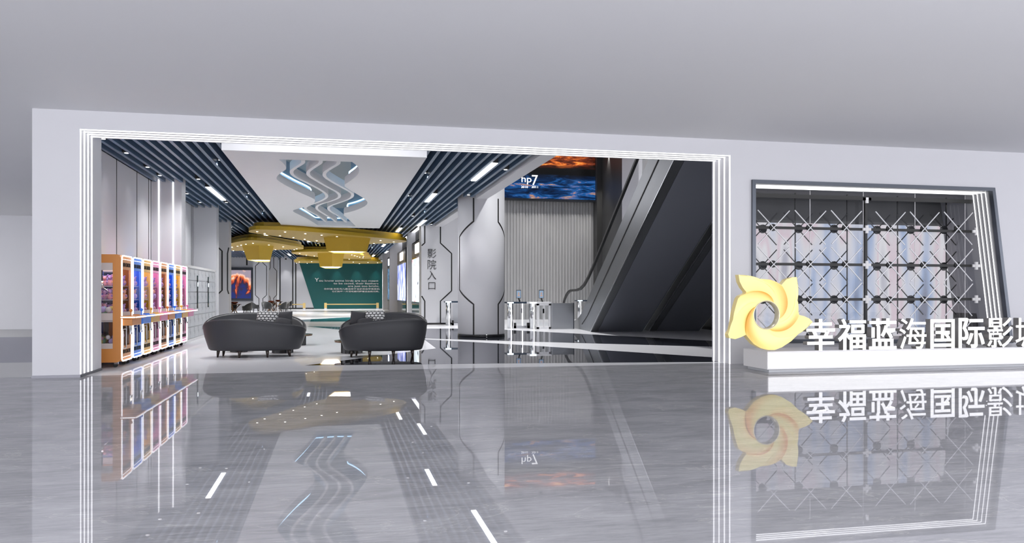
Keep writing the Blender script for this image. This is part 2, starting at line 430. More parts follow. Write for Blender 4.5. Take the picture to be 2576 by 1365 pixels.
# the same outline again on the hidden side
strip(b, [(sg * u + PI * R_, z) for u, z in path_l], oncyl, .05); strip(b, [(sg * u + PI * R_, z) for u, z in path_r], oncyl, .05)
b.build('outline_inlay', 'black', col, normals=True)

# flat pier with lettering
PY = 36.0
pier_x0, pier_x1 = at_y(1060, 700, PY)[0], at_y(1155, 700, PY)[0]
pr = thing('column', 'white pier with vertical black Chinese lettering and octagonal outline', 'column', (0, PY, 0))
MB().box(pier_x0, pier_x1, 0, 1.0, 0, 5.3).build('shaft', 'wall', pr)
MB().box(pier_x0 - .01, pier_x1, -.012, .9, 0, .08).build('base_ring', 'blackgloss', pr)
onpier = lambda u, z, o: (u, -o, z)
X36 = lambda px: at_y(px, 700, PY)[0]; Z36 = lambda py: at_y(1100, py, PY)[1]
b = MB()
strip(b, [(X36(1108), 4.45), (X36(1108), Z36(611)), (X36(1136), Z36(637)), (X36(1136), Z36(731)), (X36(1108), Z36(757)), (X36(1108), 0)], onpier, .055, 3)
strip(b, [(X36(1068.5), 4.45), (X36(1068.5), Z36(611)), (X36(1060.8), Z36(618))], onpier, .055, 3)
strip(b, [(X36(1060.8), Z36(744)), (X36(1068.5), Z36(757)), (X36(1068.5), 0)], onpier, .055, 3)
b.build('outline_inlay', 'black', pr)
for ch, y0, y1 in (('影', 626, 649), ('院', 653, 677), ('入', 681, 703), ('口', 710, 728)):
    text_obj('lettering', text_mesh(ch, X36(1097) - X36(1075.5) - (.08 if ch == '口' else 0), Z36(y0) - Z36(y1), .03, -.012), 'black', pr, (X36(1086.3), -.015, (Z36(y0) + Z36(y1)) / 2))
# left pier at same depth
LPY = 36.1
xl0, xl1 = at_y(540, 700, LPY)[0], at_y(575.8, 700, LPY)[0]
pl = thing('column', 'white pier with black octagonal outlines beyond the grey lockers', 'column', (0, LPY, 0))
MB().box(xl0 - .1, xl1, 0, .8, 0, 5.3).build('shaft', 'wall', pl)
XL = lambda px: at_y(px, 700, LPY)[0]; ZL = lambda py: at_y(558, py, LPY)[1]
b = MB()
strip(b, [(XL(543), ZL(617)), (XL(545), ZL(619)), (XL(558.6), ZL(631)), (XL(558.6), ZL(730)), (XL(544), ZL(743))], onpier, .06, 2)
strip(b, [(XL(575.4), ZL(622)), (XL(572.4), ZL(637)), (XL(572.4), ZL(729)), (XL(575.4), ZL(739))], onpier, .05, 2)
b.build('outline_inlay', 'black', pl)

# back part left
BY = 75.6
struct(MB().box(-16, -5.0, 36.2, 36.35, 0, 5.3).build('wall_left', 'wall'))
struct(MB().box(-16, -15.8, 36.3, 76, 0, 5.3).build('wall_left', 'wall'))
SY = 71.0
sx1 = at_y(637, 700, SY)[0]
struct(MB().box(-16, sx1, SY, SY + .4, 0, 5.3).build('wall_back', 'wall'))
xg = at_y(621, 700, SY)[0]; 
MB().box(xg - .06, xg + .06, SY - .01, SY, Z36(0) * 0 + 3.8, 5).build('groove', 'black', bpy.data.objects['wall_back'])
wb = struct(MB().box(-8, 14.4, BY, BY + .3, 0, 5.3).build('wall_back', 'wall'))
b = MB()
for px in (704.5, 736.5, 744): 
    x = at_y(px, 700, BY)[0]; b.box(x - .05, x + .05, BY - .01, BY, 0, 5)
b.box(-8, at_y(790, 700, BY)[0], BY - .02, BY, 0, .1)
b.build('groove', 'black', wb)
tl = [at_y(750, 652, BY), at_y(963.5, 652, BY), at_y(963.5, 777, BY), at_y(790.5, 777, BY)]
tl[2] = (tl[2][0], 0); tl[3] = (tl[3][0], 0)
MB().prism(tl, lambda p, t: (p[0], BY - .03 * t, p[1])).build('teal_panel', 'teal', wb)
def wtext(body, pxl, pxr, pyt, pyb, m='whiteplastic', bold=.02):
    x0, z1 = at_y(pxl, pyt, BY); x1, z0 = at_y(pxr, pyb, BY)
    return text_mesh(body, x1 - x0, z1 - z0, .04, bold), ((x0 + x1) / 2, -.05, (z0 + z1) / 2)
q = thing('wall_lettering', 'off-white bilingual quotation on the teal end wall', 'lettering', (0, BY - .0, 0))
for body, a in (('Y', (791.5, 802.5, 699, 707.8)), ('ou know some birds are not meant', (802.5, 952, 703, 708.3)), ('to be caged, their feathers', (839, 952, 710.2, 716.2)),
                ('are just too bright.', (875, 954, 717, 723)), ('你知道,有些鸟儿是注定不会被关在牢笼里的,', (815, 956, 724, 728.8)), ('它们的每一片羽毛都闪耀着自由的光辉。', (835.5, 954, 730.5, 734.8))):
    me, l = wtext(body, *a); text_obj('text_line', me, 'whiteplastic', q, l)
# two far square columns
for k, (p0, p1, Yc, c0, nl, bl) in enumerate(((637, 674.5, 66, 656, (651.5, 661.3), (642.5, 670.5)), (676.5, 698, 70, 684, (679.8, 688.4), (676.8, 696)))):
    x0, x1 = at_y(p0, 700, Yc)[0], at_y(p1, 700, Yc)[0]
    cc = thing('column', ('far square white column with black octagonal outline beside the wall screen', 'farthest square white column, just right of its twin beside the wall screen')[k], 'column', (0, Yc, 0))
    MB().box(x0, x1, 0, 1.2, 0, 5.3).build('shaft', 'wall', cc)
    XX = lambda px: at_y(px, 700, Yc)[0]; ZZ = lambda py: at_y(660, py, Yc)[1]
    t1, t2, b1, b2 = ((661, 669, 742, 750.5), (672.5, 680.5, 741.5, 749.5))[k]
    b = MB()
    for s_ in (0, 1):
        strip(b, [(XX(nl[s_]), 4.45), (XX(nl[s_]), ZZ(t1)), (XX(bl[s_]), ZZ(t2)), (XX(bl[s_]), ZZ(b1)), (XX(nl[s_]), ZZ(b2)), (XX(nl[s_]), 0)], onpier, .05, 2)
    b.build('outline_inlay', 'black', cc)
# right side of the long hall: wall, piers, poster light boxes
struct(MB().box(4.95, 5.1, 37, BY, 0, 5.3).build('wall_right', 'darkwall'))
for px, Yp, w, lab in ((1026, 51.0, .5, 0), (981, 61.5, .6, 0), (963, 70, .6, 0)):
    x = at_y(px, 760, Yp)[0]
    struct(MB().box(x, 5.0, Yp, Yp + .8, 0, 5.3).build('wall_right', 'wall'))
POST = [('bright white and red film poster with two figures', 'poster_a', at_x(1036.5, 700, 4.55), at_x(1064, 700, 4.55), 4.55),
        ('blue and violet abstract film poster', 'poster_b', at_x(1000, 700, 4.5), at_x(1021, 700, 4.5), 4.5),
        ('dark blue film poster', 'poster_c', at_x(975.5, 700, 4.3), at_x(981.5, 700, 4.3), 4.3)]
M['poster_a'] = ramp_mat('white red poster art', [(.33, (.75, .06, .08)), (.37, (.62, .66, .70)), (.43, (.62, .70, .74)), (.6, (.66, .74, .78)), (.66, (.5, .55, .6)), (.69, (.05, .06, .09))], (1, 5, 2.2), .9, nscale=1.6)
M['poster_b'] = ramp_mat('violet poster art', [(.3, (.03, .05, .3)), (.45, (.15, .2, .6)), (.55, (.6, .65, .95)), (.65, (.9, .88, .9)), (.75, (.3, .1, .25))], (1, 9, 1.2), 1.2, nscale=2)
M['poster_c'] = ramp_mat('dark blue poster art', [(.35, (.005, .01, .04)), (.5, (.02, .1, .2)), (.62, (.3, .5, .8)), (.75, (.01, .02, .05))], (1, 3, 3), .9, nscale=2)
M['warmled'] = mat('warm header lamp', (1, 1, 1), .4, emit=(1, .86, .68), es=9)
M['coolled'] = mat('cool header lamp', (1, 1, 1), .4, emit=(.6, .75, 1), es=7)
M['bronzedark'] = mat('bronze back panel', (.08, .06, .045), .3, metal=.3)
for i, (lab, mm, a, c, X) in enumerate(POST):
    y0, y1 = min(a[0], c[0]), max(a[0], c[0])
    t = thing('poster_light_box', ('nearest tall light box on right wall, ' + lab, 'middle tall light box on right wall, ' + lab, 'farthest narrow light box with a ' + lab)[i], 'light box', (X, y0, 0), 0, 'poster light boxes on the right wall')
    w = y1 - y0
    MB().box(0, .4, 0, w, 0, 4.45).build('casing', 'blackgloss', t)
    MB().box(-.02, 0, .12 * w / 4, w - .12 * w / 4, .92, 3.45).build('poster', mm, t)
    MB().box(-.03, 0, .0, w, .78, .88).build('lower_rail', 'darkmetal', t)
    MB().box(-.02, 0, .05, w - .05, 3.55, 4.4).build('header_panel', 'bronzedark', t)
    MB().box(-.05, -.02, w * .3, w * .62, 3.72, 4.25).build('header_lamp', 'coolled' if i == 2 else 'warmled', t)

# black plenum above baffles
struct(MB().box(WX - .1, 4.7, 15.4, BY, 5.3, 5.4).build('ceiling', 'void'))
struct(MB().box(-16, WX - .1, 36, BY, 5.3, 5.4).build('ceiling', 'void'))
# bulkhead along the right edge
struct(MB().box(4.36, 4.72, 15.4, 37, ZS - .03, 9.0).build('trim_1', 'wall'))
# baffles
x = WX + .05; i = 0
def baffle(x, y0, y1, first=[None]):
    tag(MB().box(x, x + .075, y0, y1, ZS, ZS + .22).build('ceiling_baffle', 'baffle'),
        'long slate-blue ceiling baffle, one of the parallel blades under the black ceiling', 'ceiling baffle', 'slate-blue ceiling baffles')
while x < 4.3:
    segs = [(15.42, BY)]
    if -2.3 < x + .04 < 1.88: segs = [(34.9, BY)]
    elif x < -4.16 + .0: segs = [(15.9, 23.39), (24.01, 30.09), (30.71, 36.05)]
    elif x < xl1 + .1: segs = [(15.9, 36.05), (37.0, SY)]
    if x < -4.16 and x < xl1 + .1: segs.append((36.95, SY))
    if x > pier_x0 - .1: segs = [(15.42, 25.0), (26.7, 35.9)] if x > 3.85 else [(15.42, 35.95)]
    for a, c in segs: baffle(x, a, c)
    x += .225
x = -5.05
while x > -11: baffle(x, 36.95, SY - .02 if x < sx1 else BY); x -= .225

# ---------------------------------------------------------------- white ceiling panel with zigzag coffer
ZP = 4.2
z3 = lambda x, y: (550 + x * .20963, 340 + y * .20963)
def cp(x, y, z=ZP): return at_z(*z3(x, y), z)
outer = [cp(50, 180), cp(2490, 268), cp(1925, 1113), cp(765, 1097)]
outer[0] = (-2.18, 16.45); outer[1] = (1.83, 16.45); outer[2] = (1.83, 34.75); outer[3] = (-2.18, 34.75)
hole = [(725, 290), (1000, 298), (1300, 308), (1600, 320), (1655, 360), (1690, 405), (1680, 460), (1630, 510), (1560, 560), (1497, 602),
        (1560, 650), (1650, 700), (1740, 755), (1790, 800), (1775, 840), (1700, 880), (1600, 915), (1480, 942), (1560, 1010), (1645, 1090),
        (1400, 1086), (1190, 1080), (1130, 1040), (1060, 1000), (960, 950), (895, 918), (892, 900), (940, 885), (1050, 860), (1150, 815), (1160, 775),
        (1100, 740), (980, 690), (900, 650), (800, 600), (705, 540), (690, 510), (720, 470), (780, 430), (818, 402), (790, 350)]
def smooth(loop, keep=()):
    out = []
    n = len(loop)
    for i in range(n):
        p0, p1, p2 = loop[i - 1], loop[i], loop[(i + 1) % n]
        if i in keep: out.append(p1); continue
        out.append((p1[0] * .75 + p0[0] * .25, p1[1] * .75 + p0[1] * .25)); out.append((p1[0] * .75 + p2[0] * .25, p1[1] * .75 + p2[1] * .25))
    return out
hw = smooth([cp(*p) for p in hole], keep=(0, 1, 2, 3, 19, 20, 21))
pn = thing('ceiling_panel', 'large white lowered ceiling panel with a zigzag cut-out of glowing wavy blades', 'ceiling panel', (0, 0, 0))
MB().prism(outer, lambda p, t: (p[0], p[1], ZP + .06 * t), [hw]).build('panel_board', 'panelwhite', pn)
b = MB()
for a, c in ((outer[0], outer[1]), (outer[1], outer[2]), (outer[2], outer[3]), (outer[3], outer[0])):
    b.quad((*a, ZP + .06), (*c, ZP + .06), (*c, ZP + .45), (*a, ZP + .45))
b.build('panel_edge', 'panelwhite', pn)
# coffer: set back from the cut-out edge, with blade fins
cxh = sum(p[0] for p in hw) / len(hw); cyh = sum(p[1] for p in hw) / len(hw)
def offset_loop(loop, d):
    out = []; n = len(loop)
    area = sum(loop[i][0] * loop[(i + 1) % n][1] - loop[(i + 1) % n][0] * loop[i][1] for i in range(n))
    s_ = 1 if area > 0 else -1
    for i in range(n):
        a, c = Vector(loop[i - 1]), Vector(loop[(i + 1) % n]); t = (c - a)
        if t.length < 1e-6: out.append(loop[i]); continue
        t.normalize(); out.append((loop[i][0] + t.y * s_ * d, loop[i][1] - t.x * s_ * d))
    return out
ol = offset_loop(hw, .16)
b = MB(); n = len(hw)
for i in range(n):
    a, c = hw[i], hw[(i + 1) % n]
    b.quad((*a, ZP + .06), (*c, ZP + .06), (*c, ZP + .2), (*a, ZP + .2))
b.build('cut_edge', 'panelwhite', pn)
M['cofferside'] = mat('ribbed blue grey coffer side', (.22, .33, .43), .4)
b = MB()
for i in range(n):
    a, c = ol[i], ol[(i + 1) % n]
    b.quad((*a, ZP + .06), (*c, ZP + .06), (*c, ZP + .75), (*a, ZP + .75))
b.build('coffer_side', 'cofferside', pn)
MB().box(-2.15, 1.8, 16.5, 34.7, ZP + .75, ZP + .8).build('coffer_top', 'coffer', pn)
sl = MB(); mid = offset_loop(hw, .12)
sl.tube([(*p, ZP + .33) for p in mid], .02, n=6, closed=True)
sl.build('glow_strip', 'cyan', pn)
for path in ([(1012, 300), (1015, 330), (990, 350), (890, 410), (872, 440), (885, 475), (950, 520), (1100, 590), (1240, 665), (1295, 710), (1300, 745), (1250, 780), (1170, 812), (1060, 850), (1030, 880), (1100, 920), (1200, 970), (1290, 1040)],
             [(1225, 305), (1225, 335), (1170, 370), (1085, 425), (1068, 460), (1090, 495), (1180, 550), (1300, 620), (1420, 680), (1455, 720), (1440, 755), (1350, 790), (1200, 835), (1170, 865), (1190, 900), (1290, 960), (1360, 1000), (1410, 1042)],
             [(1440, 315), (1438, 345), (1360, 390), (1278, 440), (1265, 475), (1285, 510), (1370, 565), (1480, 625), (1590, 685), (1612, 720), (1590, 755), (1480, 800), (1340, 845), (1312, 875), (1335, 910), (1430, 965), (1490, 1010), (1530, 1045)]):
    pts = [cp(*p, ZP + .07) for p in path]
    pts = [pts[0]] + [q for i in range(len(pts) - 1) for q in ((pts[i][0] * .75 + pts[i + 1][0] * .25, pts[i][1] * .75 + pts[i + 1][1] * .25), (pts[i][0] * .25 + pts[i + 1][0] * .75, pts[i][1] * .25 + pts[i + 1][1] * .75))] + [pts[-1]]
    MB().tube([(*p, ZP + .17) for p in pts], 0, rect=(.085, .20)).build('wavy_blade', 'panelwhite', pn)

# ---------------------------------------------------------------- yellow suspended clouds
z4 = lambda x, y: (540 + x * .20963, 560 + y * .20963)
def chaikin(loop, it=2):
    for _ in range(it): loop = smooth(loop)
    return loop
M['lens'] = mat('downlight lens', (.9, .9, .9), .2, emit=(1, 1, 1), es=1.2)
M['dot'] = mat('small spotlight lens', (1, 1, 1), .4, emit=(1, .97, .9), es=8)
M['funnelglow'] = mat('funnel diffuser', (1, 1, 1), .4, emit=(1, .98, .92), es=6)
ZC = 3.98
def cloud(lab, pix, funnel, dots, zc=ZC, drop=.62):
    loop = [at_z(*z4(*p), zc) for p in pix]
    cx = sum(p[0] for p in loop) / len(loop); cy = sum(p[1] for p in loop) / len(loop)
    t = thing('ceiling_cloud', lab, 'ceiling feature', (cx, cy, zc), 0, 'mustard ceiling clouds')
    lp = chaikin([(p[0] - cx, p[1] - cy) for p in loop])
    MB().prism(lp, lambda p, k: (p[0], p[1], .15 * k)).build('lower_plate', 'yellow', t)
    MB().prism([(p[0] * .95, p[1] * .95) for p in lp], lambda p, k: (p[0], p[1], .15 + .17 * k)).build('upper_plate', 'yellow', t)
    if funnel:
        fx0, fx1, bx0, bx1, fyn, fyf = funnel  # pixel x range top, bottom; near & far pixel y of the plate-level footprint
        xm = (fx0 + fx1) / 2
        yn = at_z(xm, fyn, zc)[1]; yf = at_z(xm, fyf, zc)[1]
        dd = yn / (C - S * (xm - CX) / F)
        X0 = at_y(fx0, 600, yn)[0] - cx; X1 = at_y(fx1, 600, yn)[0] - cx
        U0 = at_y(bx0, 600, yn + .2)[0] - cx; U1 = at_y(bx1, 600, yn + .2)[0] - cx
        yn -= cy; yf -= cy
        top = [(X0, yn + .35), ((X0 * .45 + X1 * .55), yn), (X1, yn + .45), (X1 - .3, yf), (X0 + .35, yf)]
        mx_, my_ = sum(p[0] for p in top) / 5, sum(p[1] for p in top) / 5
        sc = (U1 - U0) / (X1 - X0)
        bot = [(mx_ + (p[0] - mx_) * sc, my_ + (p[1] - my_) * (sc * .97)) for p in top]
        b = MB(); V = [[b.bm.verts.new((*p, 0)) for p in top], [b.bm.verts.new((*p, -drop)) for p in bot]]
        bi = [(mx_ + (p[0] - mx_) * .96, my_ + (p[1] - my_) * .96) for p in bot]
        V.append([b.bm.verts.new((*p, -drop)) for p in bi]); V.append([b.bm.verts.new((*p, -drop + .05)) for p in bi])
        for r in range(3):
            for i in range(5): b.bm.faces.new((V[r][i], V[r][(i + 1) % 5], V[r + 1][(i + 1) % 5], V[r + 1][i]))
        b.build('funnel', 'yellow', t)
        b = MB(); b.bm.faces.new([b.bm.verts.new((*p, -drop + .04)) for p in bi]); b.build('diffuser', 'funnelglow', t)
    for px, py in dots:
        x, y = at_z(*z4(px, py), zc)
        MB().cyl((x - cx, y - cy, -.012), (x - cx, y - cy, 0), .038, n=10).build('spotlight', 'dot', t)
    return t
cloud('nearest and largest mustard-yellow ceiling cloud with a lit funnel, its right tip over the pier',
      [(395, 108), (450, 78), (700, 84), (900, 90), (1200, 112), (1600, 146), (2000, 182), (2290, 212), (2310, 225), (2250, 240), (2000, 250), (1750, 262), (1300, 245), (950, 196), (650, 148), (450, 124)],
      (813.6, 933, 823, 923.6, 597, 606), [(510, 105), (600, 128), (785, 155), (845, 110), (945, 177), (1088, 130), (1225, 215), (1283, 148), (1468, 165), (1645, 182), (1815, 197), (1990, 212), (1080, 197), (2150, 228), (1910, 247)])
cloud('left mustard-yellow ceiling cloud with a lit funnel, partly behind the left pier',
      [(60, 290), (180, 247), (360, 212), (480, 208), (650, 228), (900, 270), (1068, 298), (1065, 320), (900, 322), (720, 326), (400, 334), (180, 338), (80, 330)],
      (607, 687, 621, 680, 617, 627), [(208, 292), (275, 281), (318, 268), (375, 257), (460, 245), (650, 266), (822, 288), (985, 312), (225, 335), (730, 322), (955, 322)], drop=.75)
cloud('middle mustard-yellow ceiling cloud with a lit funnel behind the largest one',
      [(895, 360), (1000, 348), (1240, 345), (1460, 348), (1650, 360), (1800, 392), (1880, 415), (1870, 438), (1600, 436), (1300, 418), (1180, 403), (1000, 386)],
      (798, 866, 805, 862, 636, 645), [(1020, 367), (1240, 372), (1460, 372), (1645, 384), (1785, 403), (1100, 388), (1195, 398), (1680, 396), (1710, 404), (1740, 412), (1780, 420), (1615, 436)], drop=.85)
cloud('farthest mustard-yellow ceiling cloud, flat strip above the teal end wall',
      [(938, 462), (1050, 452), (1300, 455), (1700, 458), (2010, 462), (2012, 478), (1990, 492), (1600, 490), (1200, 484), (980, 484)],
      None, [(1015, 470), (1163, 467), (1110, 485), (1663, 471), (1840, 475), (1737, 489), (1955, 479), (980, 484)])

# ---------------------------------------------------------------- lamps between the baffles
def linear_lamp(x, y0, y1, lab):
    x = -4.85 + .15 + .225 * round((x + 4.7) / .225)
    t = thing('linear_lamp', lab, 'ceiling lamp', (x, y0, ZS), 0, 'linear lamps between the ceiling baffles')
    L_ = y1 - y0
    MB().box(-.073, .073, 0, L_, .0, .12).build('housing', 'black', t)
    MB().box(-.068, .068, .01, L_ - .01, -.015, 0).build('diffuser', 'lamp', t)
for x, y0, y1, lab in ((-3.55, 24.2, 27.5, 'long bright linear lamp in the baffles above the lockers'),
                       (3.6, 18.3, 21.3, 'nearest long bright linear lamp, right of the white ceiling panel'),
                       (2.9, 24.3, 26.6, 'second linear lamp from the entrance on the right side of the ceiling'),
                       (3.6, 33.2, 36.0, 'linear lamp over the near side of the lettered pier'),
                       (2.9, 37.4, 39.8, 'linear lamp at the right corner of the white ceiling panel'),
                       (-3.6, 43.2, 44.6, 'short linear lamp behind the left part of the largest mustard cloud'),
                       (-1.6, 47.0, 48.6, 'short linear lamp between the left and the largest mustard clouds'),
                       (-3.6, 63.5, 66.5, 'small linear lamp above the far columns'),
                       (2.9, 50, 52.4, 'small linear lamp right of the largest mustard cloud funnel'),
                       (3.6, 58, 60.5, 'small linear lamp above the middle poster light box'),
                       (2.9, 64, 66.5, 'farthest small linear lamp beside the middle mustard cloud')):
    linear_lamp(x, y0, y1, lab)

def add_spot(loc, energy, ang=1.9, rad=.03, blend=1, aim=None, col=(1, 1, 1)):
    l = bpy.data.lights.new('spot_light', 'SPOT'); l.energy = energy * SK; l.spot_size = ang; l.spot_blend = blend; l.shadow_soft_size = rad; l.color = col
    o = bpy.data.objects.new('spot_light', l); COL.objects.link(o); o.location = loc
    if aim: o.rotation_euler = (Vector(aim) - Vector(loc)).to_track_quat('-Z', 'Y').to_euler()
    return o
DL = [0]
def downlight(x, y, z, energy, ang=1.9, aim=None, lab=None, col=(1, 1, 1), z_f=None):
    t = thing('downlight', lab or 'small black recessed downlight in the baffle ceiling', 'downlight', (x, y, z), 0, 'downlights in the baffle ceiling')
    MB().box(-.07, .07, -.07, .07, 0, .14).build('housing', 'black', t)
    MB().cyl((0, 0, -.015), (0, 0, 0), .045, n=12).build('lens', 'lens', t)
    add_spot((x, y, z - .06), energy, ang, .02, 1, aim, col)
E = 1.0
for y in (18.9, 20.9, 22.3): downlight(-4.475, y, ZS + .03, 7, 1.5, (-4.86, y, 0), 'small downlight close to the left wall above the claw machines')
for y in (26.2, 28.6): downlight(-4.475, y, ZS + .03, 7, 1.5, (-4.86, y, 0), 'small downlight close to the left wall above the lockers')
seen = [(273.8, 348.8, 'small bright downlight at the top left corner of the hall opening'), (504.6, 450, 'small downlight just left of the linear lamp above the lockers'), (573.8, 508.6, 'small downlight just beyond the linear lamp above the lockers'),
        (1265.5, 425.7, 'nearest small downlight right of the nearest linear lamp'), (1034.6, 542.7, 'small downlight right of the white ceiling panel, between linear lamps'),
        (879.6, 584.7, 'small downlight between the white ceiling panel and the largest cloud'), (994.6, 611, 'small downlight under the right tip of the largest cloud'), (585, 571, 'faint downlight left of the largest mustard cloud')]
for px, py, lab in seen:
    x, y = at_z(px, py, ZS); x = -4.85 + .15 + .225 * round((x + 4.7) / .225)
    downlight(x, y, ZS, 130, 2.5, None, lab)
for x, y, e in [(-1.1, 52, 800), (2.3, 54, 800), (-3, 60, 800), (1, 66, 600), (0, 46, 700), (-2, 70.5, 700), (2.6, 71, 700), (0, 59.5, 450), (2.9, 45, 700), (-8, 45, 700), (-7.5, 56, 700), (-8, 66, 700), (-6.4, 61, 500),  # unseen downlights, added to brighten the hall
                (2.3, 21, 330), (3.2, 30, 300), (-2.6, 20, 240), (-2.6, 26.5, 200), (-2.6, 32, 300), (2.3, 26, 250)]:
    downlight(-4.85 + .15 + .225 * round((x + 4.7) / .225), y, ZS + .12, e, 2.4, None, 'added downlight hidden between the baffles to brighten the hall')
# spots for the teal wall and the near column
for px in (797, 848, 898, 945):
    x = at_y(px, 660, BY)[0]; downlight(x, BY - .55, ZS, 90, 1.05, (x, BY - .3, 0), 'small downlight washing the teal end wall', col=(.9, 1, 1))
for px in (720, 753):
    x = at_y(px, 660, BY)[0]; downlight(x, BY - .6, ZS, 80, 1.2, (x, BY - .3, 0), 'small downlight washing the white end wall')
downlight(4.0, 24.4, ZS, 38, 1.1, (4.45, 25.1, 0), 'small downlight washing the round column')
downlight(4.1, 35.1, ZS, 45, 1.1, (4.2, 35.8, 0), 'small downlight washing the lettered pier')

# ---------------------------------------------------------------- double height side: ribbed wall, screen, dark wall
RY = 42.0
ribx0, ribx1 = 5.1, 13.9
b = MB(); b.box(ribx0, 14.3, RY + .06, RY + .3, 0, 9)
wr = struct(b.build('wall_ribbed', 'wall'))
M['rib'] = mat('grey ribbed cladding', (.42, .42, .425), .45)
b = MB(); x = ribx0
while x < ribx1 - .17:
    b.box(x, x + .115, RY, RY + .06, 0, 9); x += .17
b.box(ribx0, ribx1, RY + .05, RY + .06, 0, 9)
b.build('cladding', 'rib', wr)
wd = struct(MB().box(14.15, 14.4, 15.4, RY + .1, 0, 9).build('wall_right', 'darkwall'))
MB().box(13.85, 14.16, RY - .6, RY + .05, 0, 9).build('dark_pilaster', 'darkwall', wd)
b = MB()
for y in (20, 22, 24, 26, 28.4, 30.2, 32, 34): b.box(14.135, 14.15, y, y + .03, .15, 9)
b.box(14.12, 14.15, 15.4, 35, 0, .12)
b.build('panel_joint', 'black', wd)
MB().box(14.1, 14.15, 35.5, 38.2, 3.6, 9).build('pale_panel', 'wall', wd)
struct(MB().box(4.7, 14.4, 15.4, RY + .1, 9, 9.1).build('ceiling', 'wall'))
struct(MB().box(4.7, 14.4, 15.4, 15.5, MC, 9).build('wall_front', 'wall'))
struct(MB().box(RX, 14.4, 15.4, 15.5, 0, MC).build('wall_front', 'wall')) if False else None
# screen
M['scr1'] = None
def screen_mat(name, es=1.6, warm=True):
    m, nt, b = new_mat(name); N = nt.nodes.new; L = nt.links.new
    tc = N('ShaderNodeTexCoord'); sp = N('ShaderNodeSeparateXYZ'); L(tc.outputs['Generated'], sp.inputs[0])
    mp = N('ShaderNodeMapping'); mp.inputs['Scale'].default_value = (2.2, 1, 5); L(tc.outputs['Generated'], mp.inputs['Vector'])
    no = N('ShaderNodeTexNoise'); no.inputs['Scale'].default_value = 2; no.inputs['Detail'].default_value = 9; no.inputs['Roughness'].default_value = .65; no.inputs['Distortion'].default_value = .7
    L(mp.outputs['Vector'], no.inputs['Vector'])
    fire = N('ShaderNodeValToRGB'); e = fire.color_ramp.elements
    for _ in range(3): e.new(.5)
    for el, (p, c) in zip(e, [(.36, (.005, .002, .001)), (.5, (.12, .02, .008)), (.58, (.6, .13, .02)), (.66, (1, .45, .1)), (.78, (1, .85, .5))]): el.position = p; el.color = (*c, 1)
    sea = N('ShaderNodeValToRGB'); e = sea.color_ramp.elements
    for _ in range(3): e.new(.5)
    for el, (p, c) in zip(e, [(.34, (.0005, .001, .006)), (.48, (.002, .02, .08)), (.58, (.01, .10, .33)), (.66, (.45, .22, .10)), (.76, (.9, .8, .75))]): el.position = p; el.color = (*[v * .8 for v in c], 1)
    L(no.outputs['Fac'], fire.inputs['Fac']); L(no.outputs['Fac'], sea.inputs['Fac'])
    # vertical masks
    mk = N('ShaderNodeValToRGB'); e = mk.color_ramp.elements
    for _ in range(2): e.new(.5)
    for el, (p, v) in zip(e, ([(0, 0), (.23, 0), (.62, .0), (.72, 1)])): el.position = p; el.color = (v, v, v, 1)
    L(sp.outputs['Z'], mk.inputs['Fac'])
    mk2 = N('ShaderNodeValToRGB'); e = mk2.color_ramp.elements
    for _ in range(2): e.new(.5)
    for el, (p, v) in zip(e, ([(0, 1), (.36, 1), (.50, .0), (.62, 0)])): el.position = p; el.color = (v, v, v, 1)
    L(sp.outputs['Z'], mk2.inputs['Fac'])
    m1 = N('ShaderNodeMix'); m1.data_type = 'RGBA'; L(mk.outputs[0], m1.inputs['Factor']); m1.inputs['A'].default_value = (.002, .002, .002, 1); L(fire.outputs[0], m1.inputs['B'])
    m2 = N('ShaderNodeMix'); m2.data_type = 'RGBA'; L(mk2.outputs[0], m2.inputs['Factor']); L(m1.outputs['Result'], m2.inputs['A']); L(sea.outputs[0], m2.inputs['B'])
    b.inputs['Base Color'].default_value = (.01, .01, .01, 1); b.inputs['Roughness'].default_value = .2
    L(m2.outputs['Result'], b.inputs['Emission Color']); b.inputs['Emission Strength'].default_value = es
    return m
M['screenpic'] = screen_mat('fire and sea picture', 1.5)
s0, zb = at_y(1240, 502, RY - .3); s1, _ = at_y(1503, 502, RY - .3)
sc = thing('wall_screen', 'huge dark-framed screen showing fire over dark blue sea on the ribbed wall', 'screen', (s0, RY - .3, zb))
W = s1 - s0
MB().box(0, W, 0, .3, 0, 2.9).build('frame', 'blackgloss', sc)
b = MB(); 
for a in ((0, W, 0, .12), (0, W, 2.78, 2.9)): b.box(a[0], a[1], -.06, 0, a[2], a[3])
b.box(W - .13, W, -.06, 0, .12, 2.78); b.box(0, .13, -.06, 0, .12, 2.78)
b.build('bezel', 'darkmetal', sc)
MB().box(.13, W - .13, -.01, 0, .12, 2.78).build('picture', 'screenpic', sc)
def ptx(body, pxl, pxr, pyt, pyb, Y, parent, base, m='lettersface', bold=0):
    x0, z1 = at_y(pxl, pyt, Y); x1, z0 = at_y(pxr, pyb, Y)
    text_obj('lettering', text_mesh(body, x1 - x0, z1 - z0, .01, bold), m, parent, ((x0 + x1) / 2 - base[0], Y - base[1] - .005, (z0 + z1) / 2 - base[2]))
ptx('hp', 1312, 1337, 441, 464, RY - .32, sc, (s0, RY - .3, zb)); ptx('7', 1338, 1353, 440, 466, RY - .32, sc, (s0, RY - .3, zb))
ptx('2010', 1311, 1328, 467, 473, RY - .32, sc, (s0, RY - .3, zb)); ptx('2011', 1337, 1353, 467, 473, RY - .32, sc, (s0, RY - .3, zb))
